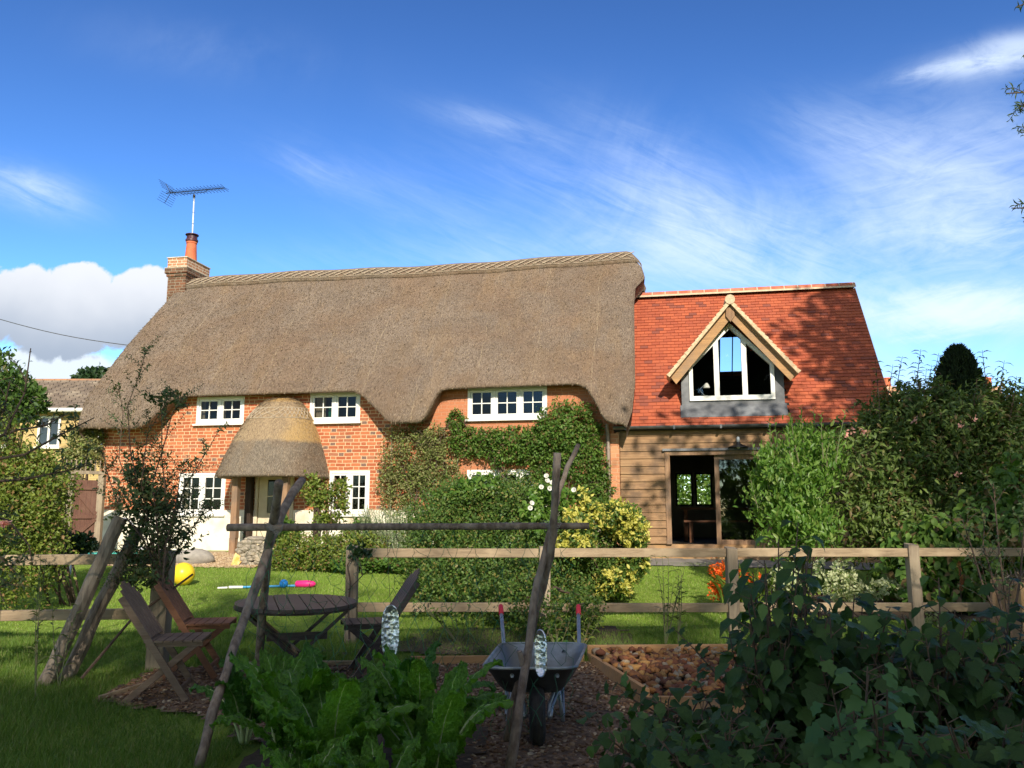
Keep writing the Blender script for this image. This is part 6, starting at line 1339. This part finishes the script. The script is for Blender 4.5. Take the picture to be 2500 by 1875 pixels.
stems=[[(-260,1250),(-80,1110),(10,1060),(60,960),(75,850)],[(-260,1250),(-60,1130),(60,1110),(150,1060),(230,1020)],[(-260,1250),(-60,1180),(60,1170),(160,1150),(235,1130)],[(-200,1200),(-40,1060),(10,1000),(25,930)],[(-200,1220),(-60,1090),(40,1050),(110,1040),(160,1010)],[(-200,1300),(-60,1250),(20,1270),(70,1330),(80,1380)],[(-200,1300),(-90,1300),(-10,1350),(40,1400),(60,1440)],[(-200,1300),(-90,1330),(-20,1400),(10,1470)],[(-200,1200),(-80,1000),(-20,940),(0,900)]]
branchy(ap,stems,6.2,13,.35,12,.062,.03,L_APPLE,.014,yj=.3)
mb=MB(); a=at(-260,1250,6.2); mb.tube([(a.x-.15,6.2,0),(a.x-.1,6.2,.8),a],[.07,.06,.05],9); mb.tube([a,at(-230,1000,6.2),at(-200,850,6.2)],[.05,.035,.02],8); mb.build('trunk',TWIG,ap)
pk=MB(); q=at(13,1277,6.0); lb=LB(); lb.add([tuple(q+Vector(tuple(RNG.normal(size=3)*.008))) for _ in range(16)],rdir(16),rdir(16),.035,.028); q2=at(150,1345,6.3); fl_=thing('pink_rose','single pink rose bloom at the left edge','flower',tuple(q)); lb.build('petals',L_PINK,fl_,'o')
# willow sprigs entering at the top right
wl=thing('willow_tree','willow whose leafy sprigs enter the top right edge of the sky','tree',(5.9,5.2,0))
stems=[[(3300,300),(2800,150),(2600,40),(2505,8),(2480,18)],[(3300,300),(2800,240),(2600,230),(2520,225),(2456,228)],[(3300,300),(2800,260),(2560,235),(2505,250),(2490,275)],[(3300,400),(2900,380),(2600,330),(2520,320),(2494,323)],[(3300,600),(2900,560),(2650,520),(2540,508),(2470,508)],[(3300,600),(2900,590),(2600,540),(2520,525),(2500,540)],[(3300,300),(2750,170),(2560,140),(2498,135)]]
branchy(wl,stems,5.2,6,.22,22,.065,.015,L_WILL,.014,yj=.1)
def crown(parent,blobs,n,L,W,mat,**k): lb=LB(); blobs_fill(lb,blobs,n,L,W,**k); return lb.build('crown',mat,parent)
crown(wl,[((7.0,5.0,8.2),(2.6,2.0,1.9)),((8.2,5,6.4),(2.4,1.8,2.2)),((9.5,6,5.0),(2.2,2,2.2))],5200,.16,.05,L_WILL,clump=26,csig=.28,shell=.4)
mb=MB(); mb.tube([(6.6,5.2,0),(6.8,5.2,2.5),(6.9,5.1,5),(7.1,5,8)],[.2,.17,.13,.06],10); a=at(3300,300,5.2); b2=at(3300,600,5.2)
for q in (a,b2,at(3300,400,5.2),Vector((8.2,5,6.4)),Vector((9,5.5,5))): mb.tube([(6.82,5.2,3.2),(Vector((6.82,5.2,3.2))+q)/2+Vector((0,0,.3)),q],[.07,.05,.03],7)
mb.build('trunk',TWIG,wl)
# shade trees standing behind the camera and to the right; they cast the foreground shade
def shade(label,x,y,blobs,n,L=.34,**k):
    th=thing('shade_tree',label,'tree',(x,y,0),group=None); crown(th,blobs,n,L,L*.62,L_DARK,clump=14,csig=.5,shell=.35,**k)
    mb=MB(); c=Vector(blobs[0][0]); mb.tube([(x,y,-.1),(x,y,c.z*.5),tuple(c)],[.3,.24,.1],9)
    for c2,r in blobs[1:]: mb.tube([(x,y,c.z*.5),tuple(c2)],[.14,.04],7)
    mb.build('trunk',TWIG,th)
for k,lb_ in enumerate(('leftmost','second from the left','third from the left','fourth from the left','middle','fourth from the right','third from the right','second from the right','rightmost')):
    x=-11+4.1*k; zt=[21.2,21.4,21.0,21.4,22.4,21.6,21.0,21.1,21.0][k]; y=-28+(k%2)*2.0; zt-=(k%2)*-1.1
    shade('tall lime tree in the row behind the camera, '+lb_,x,y,[((x,y,zt-8.6),(3.4,2.2,8.6)),((x+1.8,y+.5,zt-7.6),(2.2,1.8,6.6))],9600,.46)
shade('tall tree out of frame on the right',11.0,4,[((11.5,4,12.9),(3.4,2.4,3.3)),((13.0,4,10.5),(3.2,2.4,3.2)),((10.2,4,11.0),(1.9,1.5,1.7))],15000,.36)
shade('slim open tree out of frame on the right',7.6,3.4,[((6.2,3.6,9.9),(2.2,1.6,1.3)),((8.2,3.6,8.8),(1.6,1.6,2.2))],1500,.26)
# ================================================================ FOREGROUND RIGHT: CURRANT AND RASPBERRY BUSHES
def bush(px,py,Y,hpx,label,ns,spread,L,W,seed,mat=L_CURR,leaves=11,tpl='l'):
    random.seed(seed); b0=at(px,py,Y); b0.z=0; th=thing('currant_bush',label,'bush',tuple(b0),group='dark currant and raspberry bushes in the front right shade'); lb=LB(); mb=MB()
    for k in range(ns):
        ex=px+random.uniform(-spread,spread); f=1-abs(ex-px)/spread*.35; e=at(ex,py-hpx*random.uniform(.45,1.0)*f,Y+random.uniform(-.4,.4)); m_=b0.lerp(e,.5)+Vector((random.uniform(-.05,.05),0,.1)); P=[b0+Vector((random.uniform(-.1,.1),random.uniform(-.1,.1),0)),m_,e]; mb.tube(P,[.009,.007,.003],5)
        for i in range(leaves):
            f=.2+.8*(i+.5)/leaves; p=P[0].lerp(P[1],f*2) if f<.5 else P[1].lerp(P[2],f*2-1); d=(P[2]-P[1]).normalized(); a=i*2.4+random.uniform(-.5,.5); o=d.orthogonal().normalized(); s_=Matrix.Rotation(a,3,d)@o
            pe=p+(s_*.8+d*.5)*random.uniform(.04,.10); mb.tube([p,pe],[.003,.002],4,cap=False)
            ax=s_*.9+Vector((0,0,random.uniform(-.9,-.1)))+Vector((0,-.25,0)); nn=Vector((s_.x*.5,-.6,1.0))+Vector((random.uniform(-.4,.4),random.uniform(-.3,.3),0)); sc=random.uniform(.6,1.15); lb.add([tuple(pe)],tuple(ax),tuple(nn),L*sc,W*sc)
    lb.build('leaves',mat,th,tpl); mb.build('stem',TWIG,th); return th
bush(1925,1900,4.6,690,'tallest raspberry bush rising above the fence rail in the front right',44,115,.11,.075,1,tpl='c',leaves=15)
bush(1640,1880,4.5,220,'low spreading currant bush just right of the bark path',22,200,.10,.085,2,tpl='c',leaves=13)
bush(2060,1900,4.5,530,'leafy currant bush right of the tall raspberry',42,190,.115,.10,3,leaves=13)
bush(2300,1900,4.4,500,'currant bush near the right edge of the picture',44,190,.11,.078,4,tpl='c',leaves=15)
bush(2480,1900,4.5,520,'currant bush cut off by the right edge',34,140,.11,.095,5,leaves=13)
bush(1780,1950,3.9,260,'young currant bush in the bottom right foreground',28,190,.085,.075,6,leaves=13)
bush(2120,1950,3.7,330,'lighter green lobed leaf currant bush in front',26,170,.085,.08,7,mat=leafmat('light_currant_leaf',(.04,.10,.028),(.08,.16,.042),None,.3,.5))
bush(2400,1960,3.6,260,'low dark currant bush in the bottom right corner',24,170,.09,.08,8)
bush(1640,1700,6.0,400,'thin raspberry cane behind the raised bed corner',3,40,.09,.055,9,leaves=8) if False else None
for m in (L_CURR,L_CLIMB):
    t=NT(m.node_tree); p=t.n['Principled BSDF']; co=t.new('ShaderNodeTexCoord').outputs['Object']; b=t.new('ShaderNodeBump'); b.inputs['Strength'].default_value=.8; b.inputs['Distance'].default_value=.006; t.put(b.inputs['Height'],t.noise(co,55,4,.6,.8)); t.put(p.inputs['Normal'],b.outputs[0])
random.seed(21)
cs=thing('raspberry_spray','arching spray of dark leaves drooping over the bark path','bush',(1.6,4.6,0)); lb=LB(); mb=MB()
for P in ([(1800,1870),(1640,1760),(1540,1705),(1455,1690)],[(1800,1870),(1650,1740),(1570,1700),(1500,1665)],[(1820,1870),(1700,1770),(1600,1760),(1520,1755)],[(1850,1850),(1760,1760),(1720,1700),(1700,1650)],[(1850,1850),(1720,1790),(1650,1800),(1560,1820)],[(1900,1800),(1820,1680),(1790,1600),(1780,1540)],[(1900,1800),(1760,1660),(1700,1590),(1640,1530)]):
    spray(mb,lb,[at(x,y,4.7) for x,y in P],.008,11,.11,.075,.9,.3,.2)
lb.build('leaves',L_CURR,cs,'l'); mb.build('stem',TWIG,cs)
lsap=thing('leafy_sapling','thin young sapling with small leaves in front of the right fence end','sapling',(4.0,7.2,gz(7.2)))
branchy(lsap,[[(2470,1640),(2460,1500),(2440,1350),(2430,1240),(2425,1180)],[(2460,1560),(2400,1430),(2370,1330),(2350,1270)],[(2465,1560),(2490,1420),(2500,1300),(2510,1200)],[(2455,1520),(2420,1400),(2400,1330),(2405,1260)]],7.2,14,.35,10,.06,.03,L_APPLE,.012)
# ================================================================ CHARD
CH=leafmat('chard_leaf',(.07,.19,.018),(.17,.36,.035),(.50,.55,.30),.35,.42,.4); CHD=leafmat('dark_chard_leaf',(.04,.14,.022),(.10,.24,.03),(.40,.46,.26),.3,.42,.4)
for m in (CH,CHD):
    t=NT(m.node_tree); p=t.n['Principled BSDF']; co=t.new('ShaderNodeTexCoord').outputs['Object']; b=t.new('ShaderNodeBump'); b.inputs['Strength'].default_value=1; b.inputs['Distance'].default_value=.03; t.put(b.inputs['Height'],t.noise(co,58,2,.5,.5)); t.put(p.inputs['Normal'],b.outputs[0]); RIB=basic('chard_rib',(.32,.38,.20),(.22,.30,.12),8,.45)
def chard(x,y,n,Lm,label,seed,mat=CH):
    random.seed(seed); th=thing('chard_plant',label,'vegetable',(x,y,.03),group='chard plants in the vegetable bed'); V=[];F=[];At=[]; mb=MB()
    for k in range(n):
        az=k*2.4+random.uniform(-.3,.3); tilt=random.uniform(.10,.75); Lf=Lm*random.uniform(.85,1.22); out=Vector((math.cos(az),math.sin(az),0)); side=Vector((-out.y,out.x,0)); p=Vector((x,y,.03))+out*.02; ang=tilt*.45; path=[p.copy()]; NSEG=38; i0=10; bend=random.uniform(.02,.075)
        tw=random.uniform(-.5,.5)
        for i in range(NSEG):
            f=i/NSEG; ang+=(tilt*.03+bend*f*f)*(.4+f*1.2); dd=Vector((0,0,math.cos(ang)))+out*math.sin(ang); p=p+dd*(Lf*1.75/NSEG)+side*tw*.004*f; path.append(p.copy())
        mb.tube(path[:30:2],[.013*(1-.06*i) for i in range(15)],6)
        b0=len(V); NJ=21; r_=random.random(); ph=random.random()*6; asp=random.uniform(.19,.26); yel=.35*(random.random()<.12)
        for i in range(i0,NSEG+1):
            f=(i-i0)/(NSEG-i0); wv=Lf*asp*(math.sin(math.pi*min(1,(f*.80+.14)))**.75)*(1 if f<.97 else .45)
            t_=(path[min(i+1,NSEG)]-path[i-1]).normalized(); nn=t_.cross(side).normalized(); nj=random.uniform(-.005,.005)
            for j in range(NJ):
                u=-1+2*j/(NJ-1); au=abs(u); sg=1 if u>0 else -1
                ruf=(.016*math.sin(f*30+ph*sg+u*3)+.013*math.sin(f*64+u*7+ph))*au**2+.012*math.sin(f*52+ph+au*6)*math.sin(au*17+ph)*(au>.1)+random.uniform(-.003,.003)
                fold=.45*au*wv
                V.append(tuple(path[i]+side*u*wv*(1+.05*math.sin(f*38+ph*2+sg)*au)+nn*(ruf-fold*(1-.9*au)-.25*wv*au*au*random.choice((.9,1,1.1))*.6+nj))); At.append(.95 if au<.02 and f<.85 else min(.84,max(0,r_*.55+.12+.2*math.sin(f*52+ph+au*6)*math.sin(au*17+ph)+yel)))
        for i in range(NSEG-i0):
            for j in range(NJ-1): a=b0+i*NJ+j; F.append((a,a+1,a+NJ+1,a+NJ))
    emit('leaves',V,np.array(F),mat,th,smooth=True,attr=At); mb.build('stalk',RIB,th,smooth=True)
chard(-1.22,5.0,13,.40,'tall crinkled chard plant left of centre',31)
chard(-.95,4.6,13,.38,'crinkled chard plant with pale stalks in the middle of the bed',32)
chard(-.52,5.0,13,.42,'chard plant with upright yellow green leaves left of the right pole',33)
chard(-.42,4.6,12,.36,'chard plant next to the right bean pole',34)
chard(-1.1,5.4,11,.36,'dark chard plant behind the others',35,CHD)
chard(-.65,5.45,11,.38,'deep green chard plant near the foil tray',36,CHD)
chard(-1.5,5.65,12,.33,'broad chard plant by the foot of the left pole',37)
chard(-.98,4.15,12,.28,'small chard plant at the bottom edge',38)
chard(-.62,4.1,11,.26,'low yellowing chard plant at the bottom edge',39)
chard(-1.78,5.85,10,.28,'dark low chard plant outside the left pole',40,CHD)
